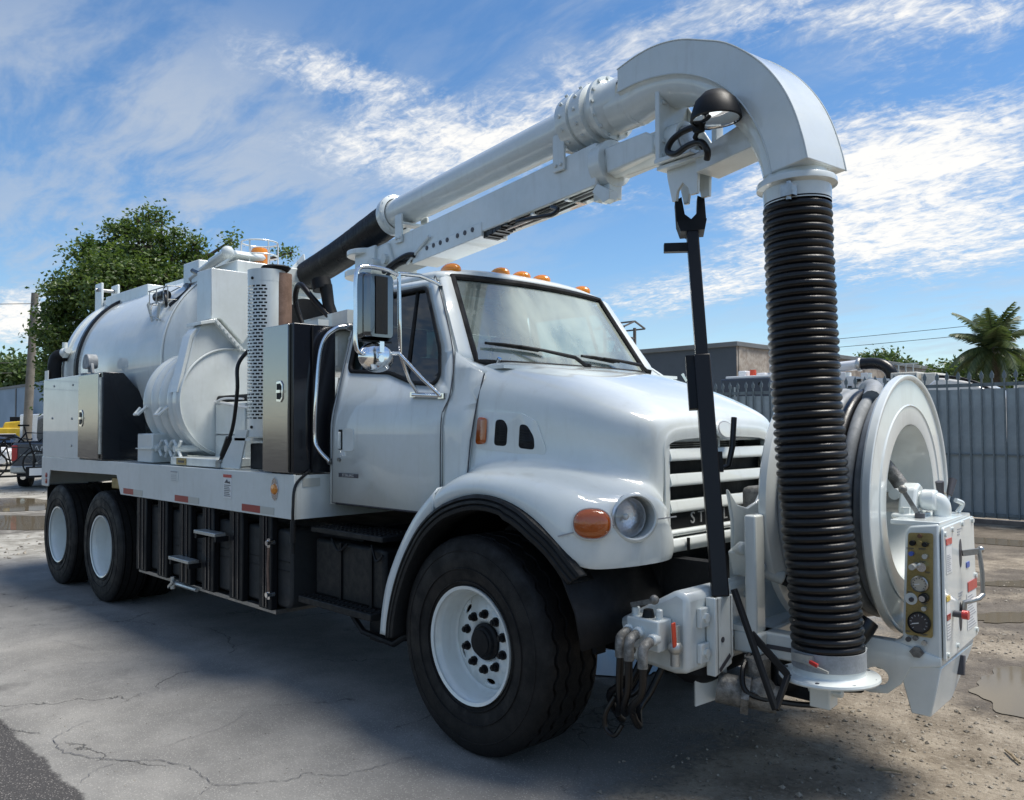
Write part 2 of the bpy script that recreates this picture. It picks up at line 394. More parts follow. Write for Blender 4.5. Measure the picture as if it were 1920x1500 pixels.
# ------------------------------------------------------------------ mesh helpers
class M:
    def __init__(s, T=None):
        s.v = []; s.f = []; s.T = T
    def add(s, vs, fs):
        o = len(s.v)
        if s.T is not None:
            vs = [s.T @ Vector(v) for v in vs]
        s.v += [tuple(v) for v in vs]
        s.f += [tuple(i + o for i in f) for f in fs]
        return s
    def bx(s, x0, x1, y0, y1, z0, z1):
        vs = [(x, y, z) for z in (z0, z1) for y in (y0, y1) for x in (x0, x1)]
        return s.add(vs, [(0, 2, 3, 1), (4, 5, 7, 6), (0, 1, 5, 4), (2, 6, 7, 3), (0, 4, 6, 2), (1, 3, 7, 5)])
    def obx(s, c, dims, m=None):
        """box centred on c, turned by matrix m"""
        dx, dy, dz = [q / 2 for q in dims]; c = Vector(c)
        m = m or Matrix.Identity(3)
        vs = [c + m @ Vector((x, y, z)) for z in (-dz, dz) for y in (-dy, dy) for x in (-dx, dx)]
        return s.add(vs, [(0, 2, 3, 1), (4, 5, 7, 6), (0, 1, 5, 4), (2, 6, 7, 3), (0, 4, 6, 2), (1, 3, 7, 5)])
    def bar(s, p, q, w, h, up=(0, 0, 1)):
        p = Vector(p); q = Vector(q); a = (q - p).normalized(); u = Vector(up)
        if abs(a.dot(u)) > .98: u = Vector((1, 0, 0))
        b = a.cross(u).normalized(); c = b.cross(a)
        vs = [e + b * i * w / 2 + c * j * h / 2 for e in (p, q) for i, j in ((-1, -1), (1, -1), (1, 1), (-1, 1))]
        return s.add(vs, [(3, 2, 1, 0), (4, 5, 6, 7)] + [(i, (i + 1) % 4, 4 + (i + 1) % 4, 4 + i) for i in range(4)])
    def loft(s, rings, closed=True, cap0=True, cap1=True):
        n = len(rings[0]); vs = [p for r in rings for p in r]; fs = []
        for i in range(len(rings) - 1):
            for j in range(n if closed else n - 1):
                k = (j + 1) % n
                fs.append((i * n + j, i * n + k, (i + 1) * n + k, (i + 1) * n + j))
        if closed and cap0: fs.append(tuple(reversed(range(n))))
        if closed and cap1: fs.append(tuple(range((len(rings) - 1) * n, len(rings) * n)))
        return s.add(vs, fs)
    def cyl(s, p, q, r, r2=None, n=24, cap=True):
        return s.tube([p, q], [r, r if r2 is None else r2], n, cap)
    def tube(s, pts, r, n=10, cap=True, closed=False):
        pts = [Vector(p) for p in pts]; N = len(pts)
        rs = r if isinstance(r, (list, tuple)) else [r] * N
        rings = []; u = None
        for i, p in enumerate(pts):
            a = (pts[min(i + 1, N - 1)] - pts[max(i - 1, 0)]) if not closed else (pts[(i + 1) % N] - pts[i - 1])
            a.normalize()
            if u is None:
                u = a.cross(Vector((0, 0, 1)) if abs(a.z) < .95 else Vector((1, 0, 0))).normalized()
            else:
                u = (u - a * u.dot(a)).normalized()
            w = a.cross(u)
            rings.append([p + (u * math.cos(2 * PI * k / n) + w * math.sin(2 * PI * k / n)) * rs[i] for k in range(n)])
        if closed: rings.append(rings[0])
        return s.loft(rings, True, cap and not closed, cap and not closed)
    def lathe(s, prof, o, axis, n=48, cap=False):
        """prof: (radius, height along axis)"""
        o = Vector(o); a = Vector(axis).normalized()
        u = a.cross(Vector((0, 0, 1)) if abs(a.z) < .9 else Vector((1, 0, 0))).normalized(); w = a.cross(u)
        rings = [[o + a * h + (u * math.cos(2 * PI * k / n) + w * math.sin(2 * PI * k / n)) * r for k in range(n)] for r, h in prof]
        return s.loft(rings, True, cap, cap)
    def prism(s, poly, o, ex, ey, dep):
        """polygon in the plane (ex, ey) at o, pushed out by vector dep"""
        o = Vector(o); ex = Vector(ex); ey = Vector(ey); dep = Vector(dep)
        a = [o + ex * x + ey * y for x, y in poly]; b = [p + dep for p in a]
        n = len(a)
        return s.add(a + b, [tuple(reversed(range(n))), tuple(range(n, 2 * n))] + [(i, (i + 1) % n, n + (i + 1) % n, n + i) for i in range(n)])
    def sph(s, c, r, n=16, m=10, sc=(1, 1, 1)):
        c = Vector(c); rings = []
        for i in range(m + 1):
            t = PI * i / m; q = max(math.sin(t), .002)
            rings.append([c + Vector((r * q * math.cos(2 * PI * k / n) * sc[0], r * q * math.sin(2 * PI * k / n) * sc[1], r * math.cos(t) * sc[2])) for k in range(n)])
        return s.loft(rings, True, True, True)
    def build(s, name, m, parent=None, smooth=38, bevel=0, solid=0, sub=0, soff=-1):
        me = bpy.data.meshes.new(name); me.from_pydata(s.v, [], s.f)
        bm = bmesh.new(); bm.from_mesh(me); bmesh.ops.recalc_face_normals(bm, faces=bm.faces); bm.to_mesh(me); bm.free()
        return finish(name, me, m, parent, smooth, bevel, solid, sub, soff)
def finish(name, me, m, parent=None, smooth=38, bevel=0, solid=0, sub=0, soff=-1):
    for p in me.polygons: p.use_smooth = bool(smooth)
    if smooth: me.set_sharp_from_angle(angle=R(smooth))
    me.materials.append(MATS[m])
    o = bpy.data.objects.new(name, me); COL.objects.link(o)
    if parent: o.parent = parent
    if sub:
        q = o.modifiers.new('sub', 'SUBSURF'); q.levels = sub; q.render_levels = sub
    if solid:
        q = o.modifiers.new('solid', 'SOLIDIFY'); q.thickness = solid; q.offset = soff
    if bevel:
        q = o.modifiers.new('bevel', 'BEVEL'); q.width = bevel; q.segments = 2; q.limit_method = 'ANGLE'; q.angle_limit = R(40); q.harden_normals = False
    return o
def tag(o, label=None, cat=None, group=None, kind=None):
    if label: o['label'] = label
    if cat: o['category'] = cat
    if group: o['group'] = group
    if kind: o['kind'] = kind
    return o
def thing(name, label, cat, loc=(0, 0, 0), rz=0, group=None):
    o = bpy.data.objects.new(name, None); COL.objects.link(o)
    o.location = loc; o.rotation_euler = (0, 0, rz); o.empty_display_size = .3
    return tag(o, label, cat, group)
def dup(o, parent, loc=None, name=None):
    c = o.copy(); COL.objects.link(c); c.parent = parent
    if loc is not None: c.location = loc
    return c
def flat_fill(loops, bis=(), fn=None):
    """filled 2-D outline with holes -> mesh whose points are fn(u, v)"""
    bm = bmesh.new(); es = []
    for lp in loops:
        vs = [bm.verts.new((a, b, 0)) for a, b in lp]
        es += [bm.edges.new((vs[i], vs[(i + 1) % len(vs)])) for i in range(len(vs))]
    bmesh.ops.triangle_fill(bm, use_beauty=True, use_dissolve=False, edges=es)
    for ax, val in bis:
        pc = (val, 0, 0) if ax == 'u' else (0, val, 0); pn = (1, 0, 0) if ax == 'u' else (0, 1, 0)
        bmesh.ops.bisect_plane(bm, geom=bm.verts[:] + bm.edges[:] + bm.faces[:], plane_co=pc, plane_no=pn)
    for v in bm.verts:
        v.co = Vector(fn(v.co.x, v.co.y)) if fn else v.co
    me = bpy.data.meshes.new('fill'); bm.to_mesh(me); bm.free()
    return me
def rounded(poly, r, n=4):
    """round the corners of a 2-D polygon"""
    out = []; N = len(poly)
    for i in range(N):
        p0 = Vector(poly[i - 1]); p1 = Vector(poly[i]); p2 = Vector(poly[(i + 1) % N])
        a = p0 - p1; b = p2 - p1; rr = min(r, a.length * .45, b.length * .45)
        s = p1 + a.normalized() * rr; e = p1 + b.normalized() * rr
        for k in range(n + 1):
            t = k / n
            out.append(tuple(s * (1 - t) ** 2 + p1 * 2 * t * (1 - t) + e * t * t))
    return out
def spline(pts, n=8):
    """Catmull-Rom through points"""
    P = [Vector(p) for p in pts]; out = []
    for i in range(len(P) - 1):
        a = P[max(i - 1, 0)]; b = P[i]; c = P[i + 1]; e = P[min(i + 2, len(P) - 1)]
        for k in range(n):
            t = k / n
            out.append(.5 * ((2 * b) + (c - a) * t + (2 * a - 5 * b + 4 * c - e) * t * t + (3 * b - a - 3 * c + e) * t ** 3))
    out.append(P[-1]); return out
def lerp(x, xs, ys):
    if x <= xs[0]: return ys[0]
    for i in range(len(xs) - 1):
        if x <= xs[i + 1]:
            t = (x - xs[i]) / (xs[i + 1] - xs[i]); return ys[i] + (ys[i + 1] - ys[i]) * t
    return ys[-1]
def baked(o):
    """apply an object's modifiers"""
    dg = bpy.context.evaluated_depsgraph_get(); dg.update()
    me = bpy.data.meshes.new_from_object(o.evaluated_get(dg))
    o.modifiers.clear(); o.data = me
    return o
def letters(txt, name, m, parent, mtx, size, depth=.003, space=1.0):
    cu = bpy.data.curves.new('txt', 'FONT'); cu.body = txt; cu.size = size; cu.extrude = depth; cu.align_x = 'CENTER'; cu.align_y = 'CENTER'; cu.space_character = space
    cu.resolution_u = 3
    t = bpy.data.objects.new('txt', cu); COL.objects.link(t)
    dg = bpy.context.evaluated_depsgraph_get(); dg.update()
    me = bpy.data.meshes.new_from_object(t.evaluated_get(dg))
    bpy.data.objects.remove(t)
    me.transform(mtx); me.materials.clear(); me.materials.append(MATS[m])
    o = bpy.data.objects.new(name, me); COL.objects.link(o); o.parent = parent
    return o
# ------------------------------------------------------------------ setting: ground and puddles
g = M()
xs = [-900, -60, -20, -8, 4, 12, 60, 900]; ys = [-600, -40, -8, 6, 14, 60, 900]
g.add([(x, y, 0) for y in ys for x in xs], [(j * 8 + i, j * 8 + i + 1, (j + 1) * 8 + i + 1, (j + 1) * 8 + i) for j in range(6) for i in range(7)])
tag(g.build('ground', 'ground', smooth=0), kind='structure')
def puddle(cx, cy, rx, ry, rot, seed):
    rnd = random.Random(seed); ph = [rnd.uniform(0, 6.28) for _ in range(6)]
    pts = []
    for k in range(96):
        a = 2 * PI * k / 96
        r = 1 + .16 * math.sin(2 * a + ph[0]) + .12 * math.sin(3 * a + ph[1]) + .07 * math.sin(5 * a + ph[2]) + .05 * math.sin(9 * a + ph[3]) + .03 * math.sin(17 * a + ph[4])
        x = rx * r * math.cos(a); y = ry * r * math.sin(a)
        pts.append((cx + x * math.cos(rot) - y * math.sin(rot), cy + x * math.sin(rot) + y * math.cos(rot), .006))
    m = M(); m.add(pts + [(cx, cy, .006)], [(i, (i + 1) % 96, 96) for i in range(96)])
    return tag(m.build('puddle', 'water', smooth=0), kind='structure')
for a in ((1.80, 2.1, .58, .40, R(80), 3), (-.6, 9.3, 1.7, .42, R(6), 8), (-14.0, .1, 2.0, .75, R(20), 5), (-18.5, .9, 2.4, 1.0, R(15), 11), (1.0, 6.2, .7, .3, R(40), 21), (-.45, .7, .55, .32, R(20), 31), (1.1, 4.2, .5, .2, R(60), 41)):
    puddle(*a)
# cracks in the asphalt: thin flat strips, the gaps' darkness put into the colour
crk = [[(-1.74, -2.64), (-1.54, -2.66), (-1.33, -2.58), (-1.17, -2.48), (-1.06, -2.36), (-.89, -2.29), (-.78, -2.27), (-.58, -2.28), (-.47, -2.17), (-.37, -2.0), (-.38, -1.91), (-.25, -1.82), (-.2, -1.6), (-.17, -1.4)],
       [(-1.21, -2.25), (-1.24, -2.05), (-1.29, -1.85), (-1.44, -1.66)], [(-1.04, -2.73), (-1.15, -2.6), (-1.17, -2.48)], [(-.5, -2.41), (-.58, -2.28)], [(-2.45, -2.73), (-2.46, -2.65), (-2.47, -2.57)],
       [(-3.25, -2.24), (-3.19, -2.04), (-3.03, -1.83)], [(-2.64, -2.21), (-2.67, -2.03), (-2.54, -1.86), (-2.66, -1.66)], [(-4.29, -2.3), (-4.02, -1.98), (-3.44, -1.86)], [(-4.65, -2.22), (-4.65, -1.89), (-4.69, -1.57)], [(-1.74, -2.64), (-1.86, -2.5), (-1.9, -2.36)]]
for ci, pl in enumerate(crk):
    pts = spline([(x, y, 0) for x, y in pl], 9); rnd = random.Random(ci)
    L = []; Rr = []
    for i, p in enumerate(pts):
        w = (.0016 if ci == 0 else .0009) * rnd.uniform(.4, 1.7) * (1 if 0 < i < len(pts) - 1 else .15)
        j = Vector((rnd.uniform(-.011, .011), rnd.uniform(-.011, .011), .005)); tdir = (pts[min(i + 1, len(pts) - 1)] - pts[max(i - 1, 0)]).normalized(); nrm = Vector((-tdir.y, tdir.x, 0))
        L.append(p + j + nrm * w); Rr.append(p + j - nrm * w)
    m = M(); n = len(L); m.add(L + Rr, [(i, i + 1, n + i + 1, n + i) for i in range(n - 1)])
    tag(m.build('pavement_crack', 'ink', smooth=0), kind='structure')

# ------------------------------------------------------------------ the vacuum truck
T = thing('vacuum_truck', 'large white vacuum truck with black suction hose hanging from overhead boom', 'truck')
def tyre(parent, c, Rt, w, rim, lugs, tread=True, n=120, side=-1):
    """tyre turned about a lateral axis; side -1 shows its outside towards -Y"""
    sh = w * .5; m = M(); G = [-.30, -.11, .11, .30]
    prof = [(rim, sh * .78, 0), (rim + .012, sh * .92, 0), (rim + .05, sh * 1.0, 0), (rim + (Rt - rim) * .55, sh * 1.05, 0), (Rt - .055, sh * .99, 0), (Rt - .022, sh * .93, 0), (Rt - .006, sh * .84, 0)]
    gw, gd = .010 if w > .35 else .006, .017
    right = []
    for gq in sorted(G, reverse=True):
        yq = gq * w * 1.12
        right += [(Rt, yq + gw, 1), (Rt - gd, yq + gw * .7, 1), (Rt - gd, yq - gw * .7, 1), (Rt, yq - gw, 1)]
    prof = prof + right + [(r, -h, z) for r, h, z in reversed(prof)]
    rings = []
    for k in range(n):
        a = 2 * PI * k / n; zz = (.009 if k % 4 < 2 else -.009) if (tread and w > .35) else 0
        rings.append([Vector((c[0] + r * math.cos(a), c[1] + side * (h + z * zz), c[2] + r * math.sin(a))) for r, h, z in prof])
    rings.append(rings[0])
    m.loft(rings, False)
    o = m.build('tyre', 'rubber', parent, smooth=32)
    b = M()
    for rr, hh in ((rim + .035, 1.0), (rim + (Rt - rim) * .38, 1.045), (Rt - .075, 1.01)):
        b.lathe([(rr - .004, sh * hh - .002), (rr - .002, sh * hh + .003), (rr + .002, sh * hh + .003), (rr + .004, sh * hh - .002)], c, (0, side, 0), 72)
    b.build('sidewall_ring', 'rubber', o)
    return o
def front_wheel(side):
    cx, cz = 0.0, .552; cy = side * 1.0; Rt, w, rim = .558, .40, .292
    a = (0, side, 0)
    m = M()   # white disc wheel: lip, well, dished disc with hand holes
    m.lathe([(.285, .195), (.302, .200), (.302, .186), (.286, .176), (.272, .14), (.262, .07), (.250, .052), (.245, .05)], (cx, cy, cz), a, 72)
    wheel = m.build('wheel', 'gloss_white', T)
    hol = []
    for k in range(10):
        if k in (1, 6): pass
    outer = [(.2455 * math.cos(2 * PI * k / 64), .2455 * math.sin(2 * PI * k / 64)) for k in range(64)]
    inner = [(.084 * math.cos(2 * PI * k / 40), .084 * math.sin(2 * PI * k / 40)) for k in range(40)]
    loops = [outer, inner]
    for k in range(5):
        am = R(62 + 72 * k)
        loops.append([((.205 + .017 * math.cos(q)) * math.cos(am + .16 * math.sin(q)), (.205 + .017 * math.cos(q)) * math.sin(am + .16 * math.sin(q))) for q in [2 * PI * j / 14 for j in range(14)]])
    def dish(u, v):
        r = math.hypot(u, v); h = .05 + .028 * min(1, max(0, (.24 - r) / .07)) - (.02 if r < .085 else 0)
        return (cx + u, cy + side * h, cz + v)
    me = flat_fill(loops, [('u', .12), ('u', -.12), ('v', .12), ('v', -.12)], dish)
    finish('wheel_disc', me, 'gloss_white', wheel, 50, 0, .01, soff=0)
    bk = M().lathe([(.0, .0), (.25, .0)], (cx, cy, cz), a, 32).build('brake_drum', 'under', wheel)
    tyre(wheel, (cx, cy, cz), Rt, w, rim, 10, side=side)
    h = M().lathe([(.095, .03), (.095, .085), (.082, .092), (.076, .108), (.066, .114), (.064, .122), (.030, .125), (.0, .125)], (cx, cy, cz), a, 40)
    h.build('hub', 'black', wheel)
    nut = None
    for k in range(10):
        q = 2 * PI * k / 10 + .31; rr = .1425
        p = Vector((cx + rr * math.cos(q), cy + side * .077, cz + rr * math.sin(q)))
        n_ = M(); n_.cyl(p, p + Vector((0, side * .012, 0)), .024, n=20); n_.cyl(p + Vector((0, side * .012, 0)), p + Vector((0, side * .034, 0)), .017, n=6); n_.cyl(p + Vector((0, side * .03, 0)), p + Vector((0, side * .040, 0)), .010, n=10)
        n_.build('lug_nut', 'black', wheel)
    return wheel
front_wheel(-1); front_wheel(1)
def rear_wheel(cx, side):
    cz = .532; Rt, w, rim = .536, .285, .290; cyo = side * 1.065; cyi = side * .73; a = (0, side, 0)
    m = M().lathe([(.286, .140), (.300, .145), (.300, .132), (.287, .122), (.276, .09), (.268, .02), (.262, -.06), (.235, -.095), (.15, -.11), (.12, -.10), (.12, -.02), (.09, .005), (.0, .01)], (cx, cyo, cz), a, 64)
    wheel = m.build('wheel', 'gloss_white', T)
    tyre(wheel, (cx, cyo, cz), Rt, w, rim, 0, False, 96, side)
    tyre(wheel, (cx, cyi, cz), Rt, w, rim, 0, False, 64, side)
    return wheel
for cx in (-5.373, -6.715):
    for sd_ in (-1, 1): rear_wheel(cx, sd_)
# frame, axles
m = M()
for y in (-.43, .43): m.bx(-7.1, 1.0, y - .04, y + .04, .74, 1.0)
for x in (-6.9, -6.0, -4.7, -3.5, -2.2, -1.0, .3, .7): m.bx(x - .04, x + .04, -.39, .39, .78, .96)
m.build('chassis_frame', 'under', T)
for x, r in ((0, .07), (-5.373, .11), (-6.715, .11)):
    m = M().cyl((x, -.95, .53), (x, .95, .53), r, n=16)
    if x < -1: m.sph((x, 0, .53), .24, 16, 10)
    m.build('axle', 'under', T)
m = M().bx(-5.9, -5.85, -.75, .75, .55, 1.05).bx(-.9, .55, -.35, .35, .42, 1.25)
m.build('driveline', 'under', T)
m = M()
for q in range(9): m.bx(-4.5 + q * .02, -4.49 + q * .02, -.5, .5, .5, .9)
m.bx(-4.6, -1.3, -.95, .95, .62, 1.02)
m.build('inner_tank', 'under', T)
# deck
DZ, DB = 1.366, 1.075
deck = M().bx(-7.15, -1.655, -1.235, 1.235, 1.28, DZ - .004).build('deck', 'paint_frame', T, bevel=.004)
for s in (-1, 1):
    pol = [(-7.16, DZ), (-1.65, DZ), (-1.65, 1.072), (-4.74, 1.072), (-4.845, 1.245), (-6.66, 1.225), (-6.86, 1.225), (-6.92, 1.045), (-7.16, 1.045)]
    M().prism(pol, (0, s * 1.236, 0), (1, 0, 0), (0, 0, 1), (0, s * .014, 0)).build('side_skirt', 'paint', T, bevel=.003)
    M().bx(-7.1, -4.86, s * 1.1, s * 1.16, 1.24, 1.275).build('mudguard_rail', 'under', T)
M().bx(-7.17, -7.155, -1.23, 1.23, 1.06, 1.36).build('rear_sill', 'paint', T, bevel=.003)
M().bx(-1.655, -1.648, -1.236, 1.236, 1.075, 1.362).build('front_sill', 'paint', T)
for s in (-1, 1):
    M().bx(-7.13, -7.11, s * .62, s * 1.2, .40, 1.05).build('mud_flap', 'rubber', T)
M().bx(-5.35, -5.0, -1.12, -1.0, 1.09, 1.2).build('valve_box', 'brass', T, bevel=.01)
for (x, z) in ((-6.98, 1.165), (-6.98, 1.10)):
    M().lathe([(.028, 0), (.028, .008), (.0, .012)], (x, -1.25, z), (0, -1, 0), 16).build('rear_marker', 'red_dull', T)
# reflector tape, labels on the skirt
for x0, x1, x2 in ((-4.66, -4.42, -4.22), (-3.53, -3.27, -3.08), (-2.37, -2.1, -1.91)):
    M().bx(x0, x1, -1.2535, -1.2505, 1.086, 1.135).build('red_reflector', 'red_dull', T)
    M().bx(x1, x2, -1.2535, -1.2505, 1.086, 1.135).build('silver_reflector', 'silver_tape', T)
lb = M().bx(-2.66, -2.53, -1.2535, -1.2505, 1.16, 1.335).build('warning_label', 'label', T)
M().bx(-2.66, -2.53, -1.2560, -1.2536, 1.312, 1.334).build('label_header', 'red', lb)
tq = M()
for q in range(7): tq.bx(-2.645, -2.545 - (q % 3) * .012, -1.2560, -1.2536, 1.175 + q * .013, 1.179 + q * .013)
tq.prism([(-2.64, 1.272), (-2.60, 1.30), (-2.585, 1.28), (-2.56, 1.285), (-2.55, 1.268), (-2.6, 1.272)], (0, -1.256, 0), (1, 0, 0), (0, 0, 1), (0, .0024, 0))
tq.build('label_print', 'ink', lb)
lb = M().bx(-3.62, -3.47, -1.2535, -1.2505, 1.245, 1.33).build('notice_label', 'paint', T)
tq = M().bx(-3.61, -3.48, -1.2558, -1.2537, 1.316, 1.326)
for q in range(4): tq.bx(-3.6, -3.5, -1.2558, -1.2537, 1.25 + q * .014, 1.2525 + q * .014)
tq.build('label_print', 'ink_grey', lb)
am = M().lathe([(.0, .022), (.030, .018), (.042, .0)], (-1.90, -1.25, 1.262), (0, -1, 0), 24).build('side_marker', 'amber', T)
M().prism([(-.05, 0), (-.028, .062), (0, .078), (.028, .062), (.05, 0), (.028, -.062), (0, -.078), (-.028, -.062)], (-1.90, -1.252, 1.262), (1, 0, 0), (0, 0, 1), (0, -.004, 0)).build('marker_bezel', 'chrome', am)
M().bx(-1.6475, -1.6445, -1.19, -1.06, 1.285, 1.34).build('tape_patch', 'silver_tape', T)
# straps and side tanks below the deck
for i, (x0, x1) in enumerate(((-4.44, -4.20), (-3.97, -3.75), (-3.53, -3.29), (-3.10, -2.88), (-2.64, -2.41), (-2.19, -1.99))):
    st = M().bx(x0, x1 - .02, -1.215, -1.165, .425, 1.07).build('tank_strap', 'black', T, bevel=.008)
    M().bx(x0 + .07, x0 + .085, -1.222, -1.2155, .44, 1.06).bx(x1 - .09, x1 - .075, -1.222, -1.2155, .44, 1.06).build('strap_flange', 'black_gloss', st)
M().bx(-4.44, -1.99, -1.19, -.6, .40, .428).build('tank_shelf', 'steel', T)
for x0, x1, zt in ((-4.34, -3.86, 1.0), (-3.86, -3.42, .99), (-3.46, -3.02, .985), (-2.99, -2.52, .98), (-2.50, -2.06, .978), (-2.06, -1.84, .98)):
    pol = rounded([(x0, .445), (x1, .445), (x1, zt), (x0, zt)], .07, 5)
    tk = M().prism(pol, (0, -1.16, 0), (1, 0, 0), (0, 0, 1), (0, .5, 0)).build('water_tank', 'tank_plastic', T, bevel=.02)
    M().bx(x0 + .02, x1 - .02, -1.165, -1.159, .70, .703).bx(x0 + .02, x1 - .02, -1.165, -1.159, .76, .766).build('moulded_seam', 'plastic', tk)
for (xa, xb, z) in ((-3.04, -2.68, .885), (-3.51, -3.14, .635)):
    sp_ = M().bx(xa, xb, -1.31, -1.22, z - .012, z + .014).build('rung', 'galv', T, bevel=.004)
    for xq in (xb - .03, xa): M().bx(xq, xq + .03, -1.30, -1.2, z - .05, z - .0125).build('rung_bracket', 'black', sp_)
gr = M().tube([(-2.0, -1.24, .875), (-1.995, -1.25, .72), (-2.0, -1.24, .55)], .009, 8).build('sight_tube', 'brown_pipe', T)
M().cyl((-2.0, -1.2, .89), (-2.0, -1.26, .89), .018, n=10).cyl((-2.0, -1.2, .54), (-2.0, -1.26, .54), .018, n=10).cyl((-2.0, -1.24, .86), (-2.0, -1.24, .92), .014, n=8).cyl((-2.0, -1.24, .51), (-2.0, -1.24, .56), .014, n=8).build('sight_fitting', 'chrome', gr)
dr = M().cyl((-3.66, -1.2, .40), (-3.22, -1.2, .40), .016, n=8).cyl((-3.68, -1.2, .35), (-3.68, -1.2, .45), .02, n=8).bar((-3.72, -1.22, .36), (-3.62, -1.22, .42), .015, .02).build('drain_pipe', 'galv', T)
# rear tool enclosure with stainless door
bx_ = M().bx(-7.14, -5.905, -1.248, -.95, DZ, 2.225).build('rear_cabinet', 'gloss_white', T, bevel=.006)
for x, z in ((-6.75, 2.14), (-6.12, 2.13), (-6.8, 1.79), (-6.14, 1.78), (-6.14, 1.5)):
    M().cyl((x, -1.246, z), (x, -1.256, z), .012, n=10).build('cabinet_screw', 'steel', bx_)
tb = M().prism([(-1.25, 1.372), (-.84, 1.372), (-.84, 1.97), (-1.06, 2.22), (-1.25, 2.22)], (-5.89, 0, 0), (0, 1, 0), (0, 0, 1), (.66, 0, 0)).build('toolbox', 'black_gloss', T, bevel=.004)
M().bx(-5.885, -5.30, -1.268, -1.2515, 1.385, 2.21).build('toolbox_door', 'stainless', tb, bevel=.003)
M().bx(-5.292, -5.245, -1.266, -1.2515, 1.43, 2.17).build('door_hinge', 'galv', tb)
def latch(parent, x, y, z, s=1.0):
    p = [(-.045, .08), (.02, .085), (.05, .055), (.05, -.055), (.02, -.085), (-.045, -.08)]
    o = M().prism([(a * s, b * s) for a, b in p], (x, y, z), (1, 0, 0), (0, 0, 1), (0, -.008, 0)).build('latch', 'chrome', parent, bevel=.003)
    M().prism([(a * s * .68, b * s * .74) for a, b in p], (x, y - .0085, z), (1, 0, 0), (0, 0, 1), (0, -.003, 0)).build('latch_recess', 'black', o)
    M().bar((x - .02 * s, y - .014, z), (x + .04 * s, y - .014, z), .014, .022 * s).build('latch_handle', 'chrome', o)
latch(tb, -5.78, -1.268, 1.78, 1.0)
# floodlight on the cabinet, the shade it stands in put into its grey
fl = M().bx(-6.0, -5.8, -1.22, -1.1, 2.226, 2.245).bx(-5.93, -5.88, -1.17, -1.14, 2.24, 2.30).prism(rounded([(-.10, 0), (.08, 0), (.085, .10), (.04, .15), (-.05, .15), (-.10, .08)], .04), (-5.9, -1.20, 2.29), (1, 0, 0), (0, 0, 1), (0, .10, 0)).bar((-5.80, -1.16, 2.235), (-5.83, -1.16, 2.34), .03, .03).build('floodlight', 'hose_grey', T, bevel=.008)
# tank
TZ, TR = 2.34, .955
m = M().lathe([(.0, -7.95), (.35, -7.93), (.65, -7.85), (.86, -7.70), (.945, -7.53), (.955, -7.42), (.955, -6.99)], (0, 0, TZ), (1, 0, 0), 96)
rd = m.build('tank_door', 'gloss_white', T, smooth=50)
m = M().lathe([(.955, -6.92), (.955, -4.62), (.945, -4.585), (.955, -4.57), (.93, -4.50), (.84, -4.38), (.62, -4.28), (.3, -4.22), (0, -4.2)], (0, 0, TZ), (1, 0, 0), 96)
tank = m.build('debris_tank', 'gloss_white', T, smooth=30)
M().lathe([(.95, -7.0), (.985, -6.995), (.985, -6.925), (.95, -6.92)], (0, 0, TZ), (1, 0, 0), 96).build('door_seal', 'hose_black', T)
M().lathe([(.955, -7.47), (.974, -7.465), (.974, -7.36), (.955, -7.355)], (0, 0, TZ), (1, 0, 0), 96).build('door_rim', 'paint', rd)
M().lathe([(.956, -4.60), (.966, -4.59), (.966, -4.56), (.956, -4.55)], (0, 0, TZ), (1, 0, 0), 96).build('weld_band', 'paint', tank)
for y in (-.42, .42):       # hinge towers of the rear door
    h = M().bx(-7.72, -7.50, y - .11, y - .08, 3.0, 3.46).bx(-7.72, -7.50, y + .08, y + .11, 3.0, 3.46).bx(-7.66, -7.3, y - .08, y + .08, 3.08, 3.24).bx(-7.4, -6.1, y - .09, y + .09, 3.1, 3.27)
    hb = h.build('door_hinge_tower', 'paint', T, bevel=.008)
    M().cyl((-7.61, y - .14, 3.38), (-7.61, y + .14, 3.38), .022, n=12).build('hinge_pin', 'steel', hb)
M().bx(-6.5, -5.6, -.16, .16, 3.24, 3.36).build('hoist_beam', 'paint', T, bevel=.01)
# strainer / cylinder hoses at the rear
ck = M().tube(spline([(-7.45, -1.05, 2.1), (-7.45, -1.05, 2.42), (-7.42, -1.02, 2.52), (-7.35, -.95, 2.54)], 5), .075, 14).build('rear_standpipe', 'black', T)
M().bx(-7.5, -7.38, -1.14, -1.13, 2.22, 2.35).build('pipe_label', 'label', ck)
M().cyl((-7.32, -.98, 2.5), (-7.32, -.98, 2.68), .03, n=10).cyl((-7.4, -.98, 2.58), (-7.2, -.98, 2.58), .035, n=10).sph((-7.32, -.98, 2.56), .06, 10, 8).build('rear_valve', 'paint', T)
# level gauge cage on tank shoulder
cg = M()
o_ = Vector((-4.9, -.80, 2.90))
for z in (0, .13):
    cg.tube([o_ + Vector((-.25, -.06, z)), o_ + Vector((.22, -.06, z)), o_ + Vector((.26, .05, z)), o_ + Vector((-.2, .12, z)), o_ + Vector((-.25, -.06, z))], .006, 6)
for q in (-.22, -.05, .12, .22): cg.tube([o_ + Vector((q, -.06, .13)), o_ + Vector((q, -.06, -.02))], .006, 6)
cg.tube([o_ + Vector((-.16, -.06, 0)), o_ + Vector((-.1, -.1, -.12)), o_ + Vector((.2, -.12, -.2))], .008, 6)
cage = cg.build('gauge_cage', 'galv', T)
M().cyl(o_ + Vector((-.18, .0, .07)), o_ + Vector((.04, .0, .07)), .05, n=14).build('level_gauge', 'hose_black', cage)
M().tube(spline([o_ + Vector((.04, -.02, .06)), o_ + Vector((.2, -.08, .05)), o_ + Vector((.24, -.08, -.05)), o_ + Vector((.15, -.05, -.06))], 6), .014, 8).build('gauge_cable', 'hose_black', cage)
